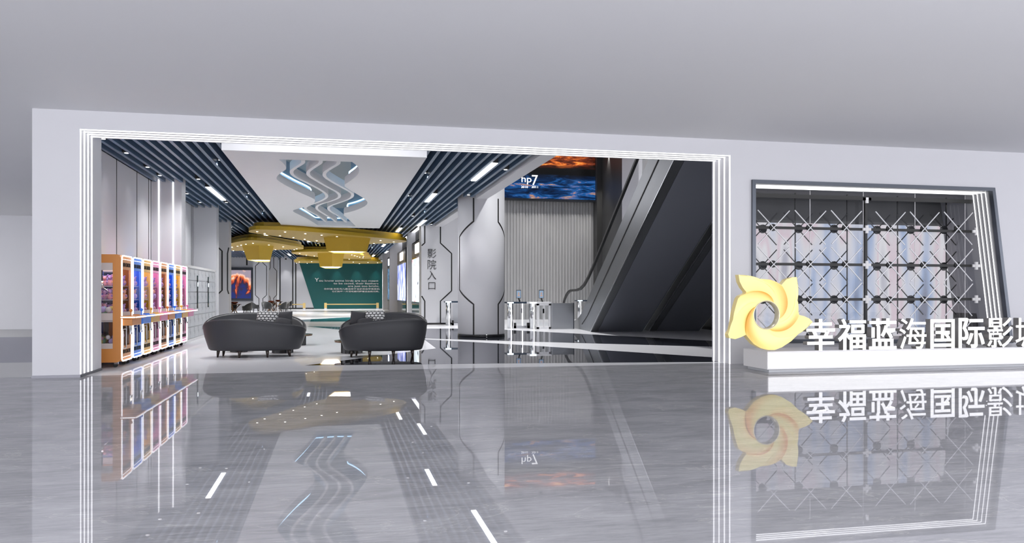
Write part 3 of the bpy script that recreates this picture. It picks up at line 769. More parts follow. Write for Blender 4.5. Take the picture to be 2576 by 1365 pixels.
# spots for the ribbed wall
for i, px in enumerate((1290, 1340, 1375, 1425, 1465, 1505)):
    x = at_y(px, 600, RY)[0]; add_spot((x, RY - 1.7, 8.8), 250, .95, .05, .5, (x, RY - .75, 0), (1, .97, .93))
    t = thing('downlight', 'surface downlight high above the ribbed wall', 'downlight', (x, RY - 1.7, 8.86), 0, 'downlights above the ribbed wall'); MB().cyl((0, 0, 0), (0, 0, .14), .1, n=12).build('housing', 'black', t)
for (x, y) in ((7, 22), (7, 30), (7.5, 36)):
    add_spot((x, y, 8.8), 1350, 2.2, .2, 1)
    t = thing('downlight', 'surface downlight high over the escalator lobby', 'downlight', (x, y, 8.86), 0, 'downlights over the escalator lobby'); MB().cyl((0, 0, 0), (0, 0, .14), .12, n=12).build('housing', 'black', t)

# ---------------------------------------------------------------- escalators
E0 = Vector((9.13, 28.0, 0)); eh = Vector((-.1023, -.9948, 0)).normalized(); ew = Vector((.9948, -.1023, 0)); SL = .483
def escalator(P0, width, lab, y_ext=14.5):
    t = thing('escalator', lab, 'escalator', P0)
    # local frame: u = run distance from soffit foot toward the entrance and up, w = across
    def P(u, w, z): v = eh * u + ew * w; return (v.x, v.y, z)
    H = 1.48                                   # vertical height soffit -> deck
    U1 = 13.0
    # side profile polygon in (u, z): truss with flat landing behind
    foot = -(H) / SL
    prof = [(0, 0), (U1, U1 * SL), (U1, U1 * SL + H)]
    # curved transition to the landing
    crv = [(2.35, 2.60), (1.28, 2.10), (-.24, 1.36), (-1.1, .93), (-1.55, .72), (-1.96, .56), (-2.4, .43), (-2.9, .34), (-3.4, .27), (-4.2, .22), (-6.3, .2)]
    prof += crv + [(-6.3, 0)]
    for s_, w0 in ((0, 0), (1, width - .12)):
        MB().prism(prof, lambda p, k: P(p[0], w0 + .12 * k, p[1])).build('side_cladding', 'escside', t)
    # bright corner trims along the lower edges
    for w0 in (-.02, width):
        MB().tube([P(0, w0 + .01, .0), P(U1, w0 + .01, U1 * SL)], 0, rect=(.03, .03)).build('edge_trim', 'steel', t)
    # border strip + soffit
    MB().prism([(0, .0), (U1, U1 * SL), (U1, U1 * SL + .12), (0, .12)], lambda p, k: P(p[0] + .01, .02 + .22 * k, p[1] - .012)).build('soffit_border', 'escside', t)
    MB().prism([(0.02, .0), (U1, U1 * SL), (U1, U1 * SL + .12), (0.02, .12)], lambda p, k: P(p[0] + .02, .25 + (width - .27) * k, p[1] - .004)).build('soffit', 'escunder', t)
    # dark seam on the side
    sh = .5
    MB().tube([P(U1, -.008, U1 * SL + H - .62), P(-.6, -.008, -.6 * SL + H - .62), P(-1.6, -.008, .22)], 0, rect=(.02, .03)).build('side_seam', 'black', t)
    # steps
    b = MB()
    n = int((U1 - foot) / .4)
    for i in range(n):
        u = foot + .6 + .4 * i; z = (u - foot) * SL - .02
        b.prism([(u, z - .25), (u + .4, z - .25 + .0), (u + .4, z), (u, z)], lambda p, k: P(p[0], .2 + (width - .4) * k, p[1]))
    b.build('steps', 'darkmetal', t)
    # balustrade glass and handrails
    for w0 in (.06, width - .06):
        rail = [P(u, w0, z) for u, z in ((-5.9, .45), (-6.02, .75), (-5.93, .98), (-5.7, 1.14), (-5.35, 1.30), (-4.95, 1.42), (-4.6, 1.49), (-4.16, 1.53), (-2.9, 1.54), (-2.2, 1.59), (-1.47, 1.74), (-.73, 2.0), (.3, 2.47), (1.46, 3.04), (6.08, 5.32), (U1, 5.32 + (U1 - 6.08) * .49))]
        MB().tube(rail, .0, rect=(.085, .09)).build('handrail', 'rubber', t)
        gp = [(-5.8, .2), (-5.85, .8), (-5.4, 1.2), (-4.2, 1.47), (-2.6, 1.5), (-1.4, 1.7), (-.7, 1.95), (1.46, 2.98), (U1, 5.26 + (U1 - 6.08) * .49), (U1, U1 * SL + H - .05), (2.35, 2.5), (-.24, 1.3), (-1.96, .5), (-3.4, .2)]
        MB().prism(gp, lambda p, k: P(p[0], w0 - .006 + .012 * k, p[1])).build('balustrade_glass', 'thinpane', t)
    return t
escalator(E0, 1.92, 'large dark grey escalator rising toward the entrance, left one of the two')
escalator(Vector((at_z(1633, 832)[0], at_z(1633, 832)[1], 0)), 1.92, 'dark escalator farther right, behind the first and near the dark wall')

# steel screen in front of escalator foot
xs0, _ = at_y(1388.6, 762, 30.5); xs1, z1_ = at_y(1444.5, 762, 30.5)
Yp = at_z(1416, 827)[1]
xs0 = at_y(1388.6, 800, Yp)[0]; xs1 = at_y(1444.5, 800, Yp)[0]; zt = at_y(1416, 762, Yp)[1]
st = thing('steel_partition', 'low brushed steel partition between the white gate and the escalator foot', 'partition', (xs0, Yp, 0))
MB().box(0, xs1 - xs0 - .03, 0, .35, 0, zt, .01).build('panel', 'brushed', st)
MB().box(xs1 - xs0 - .03, xs1 - xs0, -.01, .36, 0, zt + .01).build('end_plate', 'darkmetal', st)

# ---------------------------------------------------------------- turnstiles
M['bluebar'] = mat('blue white edge light', (1, 1, 1), .4, emit=(.75, .9, 1), es=5)
M['navy'] = mat('navy glass top', (.02, .04, .07), .1)
M['whiteframe'] = mat('white lit frame', (.85, .85, .87), .3)
M['portrait'] = mat('terminal portrait skin', (.45, .3, .24), .5, emit=(.45, .3, .24), es=.5)
def turnstile(px0, px1, py, white, lab, terminal=True):
    X0, Y0 = at_z(px0, py); X1 = at_y(px1, py, Y0)[0]; W = X1 - X0
    t = thing('turnstile', lab, 'turnstile', (X0, Y0, 0), 0, 'entrance turnstiles'); H = 1.0
    fr = 'whiteframe' if white else 'steel'
    MB().cyl((.0, .06, 0), (.0, .06, H), .11, n=24).build('post', 'steel', t)
    MB().cyl((.03, -.055, 0), (.03, -.055, H), .018, n=8).build('post_light', 'ledsoft', t)
    MB().box(-.14, W + .0, -.03, .5, H, H + .07, .01).build('top_plate', 'whiteframe' if white else 'navy', t)
    MB().box(-.13, .12, -.05, -.03, H + .015, H + .055).build('edge_light', 'bluebar', t)
    x0 = .16
    if white:
        b = MB(); b.box(x0, x0 + .09, 0, .1, 0, H); b.box(W - .1, W, 0, .1, 0, H); b.box(x0, W, 0, .1, H - .07, H); b.box(x0, W, 0, .1, 0, .07)
        b.build('frame', fr, t)
    else:
        b = MB(); b.box(W - .06, W, 0, .1, 0, H); b.box(x0, W, 0, .1, 0, .1); b.build('frame', fr, t)
        MB().box(x0, x0 + .08, .0, .1, 0, .22).build('foot_block', 'black', t); MB().box(W - .16, W - .05, .0, .1, 0, .22).build('foot_block', 'black', t)
    xm = (x0 + W) / 2
    for a, c in ((x0 + .05, xm - .02), (xm + .02, W - .06)):
        d = MB().box(a, c, .04, .05, .1, H - .06).build('glass_leaf', 'pane', t)
        MB().box((a + c) / 2 + (.08 if a < xm - .1 else -.2), (a + c) / 2 + (.14 if a < xm - .1 else -.14), .02, .04, .62, .8).build('handle', 'steel', d)
    MB().box(xm - .02, xm + .02, .02, .06, .0, H).build('centre_bar', 'ledsoft' if not white else fr, t)
    if terminal:
        tm = bpy.data.objects.new('face_terminal', None); COL.objects.link(tm); tm.parent = t; xt = .36
        tm.location = (xt, .1, H + .07)
        MB().tube([(.05, 0, 0), (.0, 0, .15)], .03, n=8).build('stem', 'black', tm)
        MB().box(-.1, .1, -.02, .01, .14, .48, .008).build('casing', 'darkmetal', tm)
        MB().box(-.085, .085, -.024, -.02, .16, .45).build('display', 'signface', tm)
        MB().sphere((0, -.026, .335), .038, (.85, .15, 1.2), 10).sphere((0, -.026, .25), .06, (1, .1, .5), 10).build('portrait', 'portrait', tm)
turnstile(1284, 1336, 825.5, False, 'steel turnstile with navy top and face terminal, beside the round column')
turnstile(1341, 1387, 827, True, 'white-framed glass turnstile with face terminal, left of the steel partition')
turnstile(1128, 1180, 818, False, 'steel turnstile seen between the lettered pier and the round column', False)
turnstile(1459, 1500, 806.5, False, 'small turnstile seen through the escalator balustrade at the ribbed wall', False)

# ---------------------------------------------------------------- claw machines
PAL = {'orange': ((.62, .25, .06), (.28, .09, .025)), 'blue': ((.045, .22, .75), (.01, .10, .62)), 'yellow': ((.72, .42, .08), (.75, .42, .01)), 'pink': ((.72, .25, .45), (.70, .22, .45))}
for k, (a, c) in PAL.items():
    M['cm_' + k] = mat(k + ' machine lacquer', a, .3, var=.02); M['ci_' + k] = mat(k + ' machine inner panel', c, .25)
    M['ch_' + k] = mat('light ' + k + ' header', tuple(min(1, v * 1.15 + .03) for v in a), .35)
def toy_mat(name, cols):
    m, nt, b = new_mat(name); N = nt.nodes.new; L = nt.links.new
    g = N('ShaderNodeNewGeometry'); cr = N('ShaderNodeValToRGB'); e = cr.color_ramp.elements; cr.color_ramp.interpolation = 'CONSTANT'
    while len(e) < len(cols): e.new(.5)
    for i, (el, c) in enumerate(zip(e, cols)): el.position = i / len(cols); el.color = (*c, 1)
    L(g.outputs['Random Per Island'], cr.inputs['Fac']); L(cr.outputs[0], b.inputs['Base Color']); b.inputs['Roughness'].default_value = .8
    L(cr.outputs[0], b.inputs['Emission Color']); b.inputs['Emission Strength'].default_value = 0
    return m
M['plush'] = toy_mat('lilac and pink plush', [(.42, .25, .6), (.6, .3, .55), (.75, .35, .45), (.5, .35, .7), (.8, .4, .3), (.62, .45, .75)])
M['plush2'] = toy_mat('mixed plush', [(.25, .5, .3), (.65, .55, .15), (.35, .6, .75), (.75, .7, .72), (.12, .12, .15), (.7, .4, .55), (.5, .4, .7)])
M['machfill'] = mat('added machine fill light', (1, 1, 1), .4, emit=(1, .93, 1), es=3.5)
MW, MD, MH0, MH = .84, .88, .10, 2.14
def rrect(y0, y1, z0, z1, r, n=5):
    pts = []
    for cy, cz, a0 in ((y1 - r, z1 - r, 0), (y0 + r, z1 - r, 90), (y0 + r, z0 + r, 180), (y1 - r, z0 + r, 270)):
        for i in range(n + 1):
            a = math.radians(a0 + 90 * i / n); pts.append((cy + r * math.cos(a), cz + r * math.sin(a)))
    return pts
def claw_machine(colr, loc, lab):
    t = thing('claw_machine', lab, 'claw machine', loc, 0, 'claw machines along the left wall')
    body, inn, head = 'cm_' + colr, 'ci_' + colr, 'ch_' + colr
    # local: front at x=0 facing +x, body back to x=-MD, y 0..MW
    prof = rrect(-MD, 0, MH0, MH, .09)
    hole = [(-MD + .14, MH0 + .26), (-.14, MH0 + .26), (-.14, MH - .16), (-MD + .14, MH - .16)]
    b = MB()
    for y in (0.0, MW - .035): b.prism(prof, lambda p, k: (p[0], y + .035 * k, p[1]), [hole])
    # outer skin between the side frames: top, bottom, back
    b.box(-MD + .06, -.06, .03, MW - .03, MH - .05, MH - .0); b.box(-MD + .06, -.06, .03, MW - .03, MH0, MH0 + .05); 
    b.build('body', body, t)
    MB().box(-MD, -MD + .03, .03, MW - .03, MH0 + .08, MH - .08).build('back_panel', inn, t)
    # cream bands seen in the side window
    for y in (.008, MW - .016):
        for z0, z1 in ((MH - .30, MH - .15), (.90, 1.03), (.34, .46)): MB().box(-MD + .12, -.12, y, y + .008, z0, z1).build('side_band', 'creamband', t)
    MB().box(-MD + .13, -.13, .012, .016, .4, MH - .17).build('side_glass', 'thinpane', t)
    MB().box(-MD + .13, -.13, MW - .016, MW - .012, .4, MH - .17).build('side_glass', 'thinpane', t)
    # front
    fo = rrect(.015, MW - .015, MH0 + .01, MH - .01, .09)
    ho = [(.10, MH0 + .30), (MW - .10, MH0 + .30), (MW - .10, MH - .28), (.10, MH - .28)]
    MB().prism(fo, lambda p, k: (-.03 + .03 * k, p[0], p[1]), [ho]).build('front_frame', head, t)
    MB().tube([(.015, *p) for p in rrect(.022, MW - .022, MH0 + .02, MH - .02, .085)], .013, n=6, closed=True).build('outer_light_outline', 'ledsoft', t)
    MB().tube([(.008, *p) for p in rrect(.075, MW - .075, MH0 + .085, MH - .085, .05)], .006, n=6, closed=True).build('inner_light_outline', 'ledsoft', t)
    hb = MB().box(0, .004, .09, MW - .09, MH - .27, MH - .10).build('header', head, t)
    text_obj('lettering', text_mesh('UFO CATCHER', .54, .075, .006, 0), 'black', hb, (.008, MW / 2, MH - .19), PI / 2)
    fb = MB().box(0, .004, .09, MW - .09, MH0 + .10, MH0 + .30).build('footer', head, t)
    text_obj('lettering', text_mesh('UFO CATCHER', .54, .075, .006, 0), 'black', fb, (.008, MW / 2, MH0 + .19), PI / 2)
    MB().box(-.012, -.008, .1, MW - .1, 1.02, MH - .28).build('upper_window', 'thinpane', t)
    MB().box(-.012, -.008, .1, MW - .1, .42, .80).build('lower_window', 'thinpane', t)
    MB().box(-.24, -.03, MW - .05, MW - .038, 1.0, MH - .2).build('inner_side_panel', inn, t)
    MB().box(-.55, -.05, .04, MW - .04, .40, .41).build('chute_floor', inn, t)
    MB().box(-.34, -.03, MW - .05, MW - .038, .41, .86).build('lower_side_panel', inn, t)
    MB().box(-.30, -.06, .36, .40, .41, .86).build('chute', inn, t)
    MB().box(-MD + .04, -.04, .04, MW - .04, .86, .98).build('play_deck', 'creamband', t)
    MB().box(-.01, .0, .1, MW - .1, .96, 1.05).build('deck_front', 'creamband', t)
    # shelf
    sh = [(0, .0), (.0, MW), (.26, MW), (.27, MW * .5), (.26, .0)]
    MB().prism(sh, lambda p, k: (p[0], p[1], .925 + .05 * k)).build('control_shelf', body, t)
    MB().tube([(0, -.003, .95), (.24, -.003, .95), (.275, .03, .95), (.285, MW * .5, .95), (.275, MW, .95)], .013, n=6).build('shelf_light', 'ledsoft', t)
    MB().box(0, .19, .05, MW - .05, .79, .925, .015).build('coin_box', body, t)
    MB().cyl((.12, .25, .975), (.12, .25, 1.05), .012, n=8).sphere((.12, .25, 1.075), .032).build('joystick', body, t)
    MB().cyl((.14, .58, .972), (.14, .58, .995), .075, .06, n=18).build('button', body, t)
    MB().box(.0, .03, MW - .26, MW - .12, .60, .80, .004).box(.03, .05, MW - .23, MW - .15, .60, .64).build('coin_plate', 'chrome', t)
    MB().tube([(.012, *p) for p in rrect(.12, .36, .35, .72, .03, 3)], .012, n=6, closed=True).build('prize_door_frame', 'whiteplastic', t)
    MB().box(-MD + .1, -.1, .08, MW - .08, MH - .07, MH - .055).build('added_inner_light', 'machfill', t)  # glowing panel added inside to brighten the dark cabinet
    # claw
    c = bpy.data.objects.new('claw', None); COL.objects.link(c); c.parent = t; c.location = (-.42, .36, 0)
    MB().cyl((0, 0, 1.62), (0, 0, MH - .06), .014, n=8).build('cable', 'black', c)
    b = MB(); b.cyl((0, 0, 1.50), (0, 0, 1.64), .035, n=12)
    for a in (0, 2.09, 4.19):
        b.tube([(0, 0, 1.53), (.10 * math.cos(a), .10 * math.sin(a), 1.46), (.11 * math.cos(a), .11 * math.sin(a), 1.38), (.05 * math.cos(a), .05 * math.sin(a), 1.31)], .009, n=6)
    b.build('prongs', 'chrome', c)
    # back shelf plates inside
    for z in (1.27, 1.54): MB().box(-MD + .06, -.06, MW - .33, MW - .05, z, z + .008).build('inner_shelf', 'whiteplastic', t)
    # casters
    for x, y in ((-.12, .12), (-.12, MW - .12), (-MD + .12, .12), (-MD + .12, MW - .12)):
        w = MB().cyl((x - .0, y - .02, .04), (x, y + .02, .04), .04, n=16).build('caster', 'rubber', t)
        MB().box(x - .02, x + .05, y - .028, y + .028, .06, .105).build('caster_fork', 'chrome', w)
    return t
def toys(loc, lab):
    rnd = random.Random(int(loc[1] * 10))
    b = MB()
    def plush(x, y, z, s):
        n = 8
        b.sphere((x, y, z), s, (1, 1, 1.05), n); 
    for z0 in (1.0, 1.285, 1.555):
        for i in range(9):
            x = -MD + .11 + i * .085 + rnd.uniform(-.01, .01); s = rnd.uniform(.052, .062); y = MW - .24 + rnd.uniform(-.02, .02)
            plush(x, y, z0 + s, s); plush(x, y - .02, z0 + s * 2.6, s * .72)
            b.sphere((x - s * .6, y - .02, z0 + s * 3.3), s * .28, (1, 1, 1), 6); b.sphere((x + s * .6, y - .02, z0 + s * 3.3), s * .28, (1, 1, 1), 6)
            b.sphere((x, y - s * .95, z0 + s * 2.5), s * .3, (1, 1, 1), 6); b.sphere((x - s * .7, y - s * .6, z0 + s * 1.2), s * .34, (1, 1, 1), 6); b.sphere((x + s * .7, y - s * .6, z0 + s * 1.2), s * .34, (1, 1, 1), 6)
    o = b.build('plush_toys', 'plush', None, loc)
    tag(o, lab[0], 'plush toys', 'plush toys in the claw machines', 'stuff')
    b = MB()
    for i in range(34): b.sphere((rnd.uniform(-MD + .1, -.16), rnd.uniform(.1, MW - .3), 1.0 + rnd.uniform(.02, .10)), rnd.uniform(.035, .065), n=8)
    for i in range(44): b.sphere((rnd.uniform(-MD + .1, -.12), rnd.uniform(.1, MW - .12), .43 + rnd.uniform(.03, .16)), rnd.uniform(.04, .075), n=8)
    tag(b.build('plush_toys', 'plush2', None, loc), lab[1], 'plush toys', 'plush toys in the claw machines', 'stuff')
order = ['orange', 'blue', 'yellow', 'pink'] * 2
ORD = ['first', 'second', 'third', 'fourth', 'fifth', 'sixth', 'seventh', 'eighth']
MY0 = at_x(306.6, 700, -3.95)[0]
protos = {}
for i, c in enumerate(order):
    loc = (-3.97, MY0 + i * .857, 0)
    extra = ('nearest the entrance' if i < 4 else 'farther down the row')
    lab = '%s claw machine with white glowing outline, the %s one %s' % (c, c, extra)
    if c in protos: dup(protos[c], loc, label=lab)
    else: protos[c] = claw_machine(c, loc, lab)
    toys(loc, ('lilac and pink plush toys on the shelves of the %s machine %s' % (c, extra), 'mixed coloured plush toys heaped on the decks of the %s machine %s' % (c, extra)))

# ---------------------------------------------------------------- lockers
ly0, ly1 = 24.05, 29.7; LFX = -4.14; LH = 2.2
lk = thing('locker_bank', 'light grey bank of small lockers between the claw machines and the next pilaster', 'lockers', (LFX, ly0, 0))
MB().box(-.55, -.02, 0, ly1 - ly0, 0, LH).build('carcass', 'lockerw', lk)
b = MB(); b.box(-.02, .01, 0, ly1 - ly0, LH - .05, LH + .02); b.box(-.02, .01, 0, ly1 - ly0, .0, .08); b.build('rim', 'whiteplastic', lk)
ncol, nrow = 8, 6; cw = (ly1 - ly0) / ncol; rh = (LH - .15) / nrow
proto_d = None
for i in range(ncol):
    for j in range(nrow):
        if proto_d is None:
            b = MB(); b.box(-.02, .0, .012, cw - .012, .012, rh - .012, .004)
            proto_d = b.build('locker_door', 'lockerw', lk)
            b = MB()
            for q in range(4): b.box(0, .002, cw - .12, cw - .05, rh * .55 + q * .035, rh * .55 + q * .035 + .015)
            b.box(0, .002, .05, .07, rh * .35, rh * .65)
            proto_v = b.build('vent', 'darkmetal', proto_d); o = proto_d
        else:
            o = proto_d.copy(); COL.objects.link(o); v = proto_v.copy(); COL.objects.link(v); v.parent = o; o.parent = lk
        o.location = (0, i * cw, .08 + j * rh)
for px in (496, 523):
    y = at_x(px, 700, LFX)[0] - ly0
    p = MB().box(0, .02, y - .06, y + .06, .95, 1.95).build('control_strip', 'blackgloss', lk)
    MB().box(.02, .024, y - .04, y + .04, 1.62, 1.74).build('control_display', 'bluebar', p)

# ---------------------------------------------------------------- sofas
M['pattern'] = None
def hex_mat():
    m, nt, b = new_mat('white cushion with dark oval net'); N = nt.nodes.new; L = nt.links.new
    tc = N('ShaderNodeTexCoord'); mp = N('ShaderNodeMapping'); mp.inputs['Scale'].default_value = (12, 1, 17)
    L(tc.outputs['Object'], mp.inputs['Vector'])
    sp = N('ShaderNodeSeparateXYZ'); L(mp.outputs[0], sp.inputs[0])
    cb = N('ShaderNodeCombineXYZ'); L(sp.outputs['X'], cb.inputs['X']); L(sp.outputs['Z'], cb.inputs['Y'])
    # brick offset rows of ovals
    def mth(op, a, bb=None, v=None):
        n = N('ShaderNodeMath'); n.operation = op; L(a, n.inputs[0])
        if bb is not None: L(bb, n.inputs[1])
        if v is not None: n.inputs[1].default_value = v
        return n.outputs[0]
    row = mth('FLOOR', sp.outputs['Z']); odd = mth('MODULO', row, v=2.0); half = mth('MULTIPLY', odd, v=.5); half = mth('ABSOLUTE', half)
    xs = mth('ADD', sp.outputs['X'], half); fx = mth('SUBTRACT', mth('FRACT', xs), v=.5); fz = mth('SUBTRACT', mth('FRACT', sp.outputs['Z']), v=.5)
    r = mth('SQRT', mth('ADD', mth('MULTIPLY', fx, fx), mth('MULTIPLY', fz, fz)))
    cr = N('ShaderNodeValToRGB'); e = cr.color_ramp.elements; e.new(.5)
    for el, (p, c) in zip(e, [(.0, (.62, .62, .61)), (.40, (.62, .62, .61)), (.45, (.03, .03, .035))]): el.position = p; el.color = (*c, 1)
    L(r, cr.inputs['Fac']); L(cr.outputs[0], b.inputs['Base Color']); b.inputs['Roughness'].default_value = .7
    return m
M['pattern'] = hex_mat()
def cushion(name, w, h, d, m):
    b = MB(); n = 12; rows = []
    for s_ in (1, -1):
        R = []
        for i in range(n + 1):
            r = []
            for j in range(n + 1):
                u, v = i / n * 2 - 1, j / n * 2 - 1
                pin = 1 - .10 * (1 - abs(u) ** 2) * abs(v) ** 3
                pin2 = 1 - .10 * (1 - abs(v) ** 2) * abs(u) ** 3
                th = ((1 - u ** 4) * (1 - v ** 4)) ** .6 * d / 2
                r.append((v * w / 2 * pin2, s_ * th, u * h / 2 * pin))
            R.append(r)
        b.grid(R)
    bmesh.ops.remove_doubles(b.bm, verts=b.bm.verts, dist=.0005)
    return b.build(name, m)
def sofa(lab, loc, rz, a, bb, rim, mir=1):
    t = thing('sofa', lab, 'sofa', loc, rz, 'curved charcoal sofas')
    N_ = 64
    def ring(sc, z, off=0): return [((a * sc - off) * math.cos(q), (bb * sc - off) * math.sin(q), z(q) if callable(z) else z) for q in [2 * PI * i / N_ for i in range(N_)]]
    b = MB()
    zr = rim; z0 = .155
    rows = [ring(.84, z0, .06), ring(.85, z0 + .0, .0), ring(.885, z0 + .03), ring(.905, z0 + .09)]
    for f in (.25, .5, .75, .93): rows.append(ring(.905 + .085 * math.sin(f * PI / 2), lambda q, f=f: (z0 + .1) + (zr(q) - z0 - .1) * f))
    rows += [ring(1.0, lambda q: zr(q) - .012), ring(.992, zr, .0), ring(.992, lambda q: zr(q) + .006, .035), ring(.992, zr, .07), ring(.985, lambda q: zr(q) - .03, .085)]
    rows += [ring(.90, lambda q: .42 + (zr(q) - .42) * .5, .10), ring(.84, .42, .12), ring(.84, .36, .12)]
    V = b.grid(rows, True)
    b.bm.faces.new(V[0][::-1])
    b.build('shell', 'leather', t)
    MB().tube(ring(.995, lambda q: zr(q) + .008, .035), .010, n=6, closed=True).build('piping', 'leatherin', t)
    b = MB()
    V = b.grid([ring(.83, .30, .13), ring(.83, .40, .13), ring(.80, .435, .13), ring(.5, .45, .1)], True); b.bm.faces.new(V[-1])
    b.build('seat_cushion', 'leatherin', t)
    for q in (200, 250, 292, 338, 30, 150):
        x, y = a * .72 * math.cos(math.radians(q)), bb * .74 * math.sin(math.radians(q))
        MB().cyl((x, y, .20), (x * 1.03, y * 1.03, 0), .046, .018, n=12).build('leg', 'legwood', t)
    return t
S1 = at_z(642, 898.5); S2 = at_z(964, 898.5)
def place_d(px, d): 
    k = (px - CX) / F; return (d * (S + C * k), d * (C - S * k), 0)
rimf = lambda q: .60 + (.22 * max(0, -math.sin(q)) ** .7 + .35 * max(0, math.sin(q)) ** .55) - .03 * math.cos(q) + .03 * math.sin(2 * q) * (math.sin(q) < 0)
rimf2 = lambda q: .62 + (.20 * max(0, -math.sin(q)) ** .7 + .33 * max(0, math.sin(q)) ** .6) + .10 * math.cos(q) * (.6 if math.sin(q) > 0 else 1)
p1 = place_d(642, 17.85); p2 = place_d(964, 17.8)
sofa('curved charcoal leather sofa beside the claw machines, left of the two', p1, -YAW + .2, 1.11, .62, rimf)
sofa('curved charcoal leather sofa partly on the dark floor tiles, right of the two', p2, -YAW + .05, .98, .62, rimf2)
def put_cushion(name, lab, w, h, px, py, d, m, rz=0, rx=0, roll=0, group=None):
    o = cushion(name, w, h, .14, m); k = (px - CX) / F
    o.location = (d * (S + C * k), d * (C - S * k), EYE - (py - HY) / F * d)
    o.rotation_euler = (rx, roll, -YAW + rz)
    tag(o, lab, 'cushion', group); return o
put_cushion('cushion', 'white cushion with dark oval net pattern on the left sofa', .47, .30, 673, 799, 17.95, 'pattern', .05, -.25, .02)
put_cushion('cushion', 'plain dark grey cushion standing at the right of the left sofa', .34, .32, 718, 801, 17.95, 'cushdark', -.25, -.2, -.06)
put_cushion('cushion', 'plain dark grey cushion lying low in the left sofa', .36, .24, 712, 812, 17.72, 'cushdark', .1, -.7, .15)
put_cushion('cushion', 'white cushion with dark oval net pattern on the right sofa', .44, .30, 943, 798, 17.9, 'pattern', 0, -.25, -.03)
put_cushion('cushion', 'plain dark grey cushion standing at the left of the right sofa', .34, .32, 901, 801, 17.9, 'cushdark', .2, -.2, .1)
put_cushion('cushion', 'plain dark grey cushion lying low in the right sofa', .36, .22, 918, 811, 17.7, 'cushdark', -.1, -.7, -.15)

def coffee_table(px, py_base, rt, rb, h, lab):
    d = EYE * F / (py_base - HY) + rb; k = (px - CX) / F
    t = thing('coffee_table', lab, 'table', (d * (S + C * k), d * (C - S * k), 0), 0, 'low round tables around the sofas')
    MB().cyl((0, 0, h - .035), (0, 0, h), rt - .02, rt, n=40).build('tabletop', 'marbletop', t)
    MB().cyl((0, 0, h - .042), (0, 0, h - .030), rt - .012, n=40).build('brass_edge', 'bronze', t)
    b = MB(); n = 48; prof = []
    for i in range(n * 2):
        q = PI * i / n; r = rb * (1 - .05 * (i % 2)); prof.append((r * math.cos(q), r * math.sin(q)))
    b.prism(prof, lambda p, k_: (p[0], p[1], (h - .04) * k_)); b.build('fluted_base', 'blackgloss', t)
coffee_table(711, 888.5, .36, .245, .30, 'low round marble-topped table with fluted black base behind the left sofa')
coffee_table(885, 889, .41, .25, .30, 'low round marble-topped table with fluted black base at the left end of the right sofa')
coffee_table(747, 869, .42, .24, .30, 'low round marble-topped table peeking out right of the left sofa')
coffee_table(601, 886, .30, .2, .2, 'lowest round dark table under the left end of the left sofa')

# ---------------------------------------------------------------- dining sets at the back
def tub_chair():
    t = thing('tub_chair', 'grey velvet tub chair', 'chair', (0, 0, 0), 0, 'grey tub chairs around the far tables')
    b = MB(); rows = []
    angs = [math.radians(-35 + 250 * i / 20) for i in range(21)]
    for r, z, top in ((.20, .40, 0), (.27, .42, 0), (.30, .55, 0), (.32, 1, 1), (.29, 1, 1), (.26, .48, 0)):
        rows.append([(r * math.cos(q), r * math.sin(q), z if not top else .62 + .22 * max(0, math.sin(q * 1.0)) ** .8) for q in angs])
    b.grid(rows); b.build('backrest', 'velvet', t)
    MB().cyl((0, 0, .36), (0, 0, .46), .25, .27, n=24).build('seat', 'velvet', t)
    for q in (45, 135, 225, 315):
        c, s_ = math.cos(math.radians(q)), math.sin(math.radians(q))
        MB().cyl((.17 * c, .17 * s_, .38), (.25 * c, .25 * s_, 0), .018, .01, n=8).build('leg', 'black', t)
    return t
def dining_table(loc, lab):
    t = thing('dining_table', lab, 'table', loc, 0, 'round tables in the far seating area')
    MB().cyl((0, 0, .72), (0, 0, .75), .45, n=32).build('tabletop', 'bronze', t)
    b = MB()
    for q in (20, 140, 260):
        c, s_ = math.cos(math.radians(q)), math.sin(math.radians(q))
        b.tube([(.35 * c, .35 * s_, .72), (.08 * c, .08 * s_, .4), (.32 * c, .32 * s_, 0)], .035, n=8)
    b.build('pedestal', 'bronze', t)
    MB().cyl((.05, .02, .75), (.05, .02, .80), .10, .22, n=20).build('bowl', 'bronze', t) if False else None
def bowl(loc, lab):
    b = MB(); b.grid([[(r * math.cos(2 * PI * i / 20), r * math.sin(2 * PI * i / 20), z) for i in range(20)] for r, z in ((.001, 0), (.08, 0), (.18, .07), (.22, .14), (.20, .14), (.15, .06), (.001, .03))], True)
    tag(b.build('bowl', mat('copper bowl', (.20, .05, .025), .3, metal=.5), None, loc), lab, 'bowl')
chair = tub_chair(); used = []
sets = [(at_z(680, 788.5), 'bronze-legged round table in the right group of the far seating area', [(-.95, -.2, 2.0), (-.35, .75, .6), (.85, -.35, -2.2), (.95, .5, -1.4), (-.1, -.85, 3.0)], 'right'),
        (at_z(588, 795), 'bronze-legged round table in the left group, near the left pier', [(-.9, .2, 1.6), (-.2, .85, .2), (.75, .5, -1.0), (.8, -.35, -2.1)], 'left'),
        (at_z(697, 781), 'farthest bronze-legged round table in front of the white end wall', [(.9, .1, -1.5), (-.5, .8, .5)], 'farthest')]
cl = [['facing the camera side left of', 'behind', 'at the near right of', 'at the far right of', 'with its back to the camera at'], ['at the left edge of', 'behind', 'at the far right of', 'at the near right of'], ['right of', 'behind']]
first = True
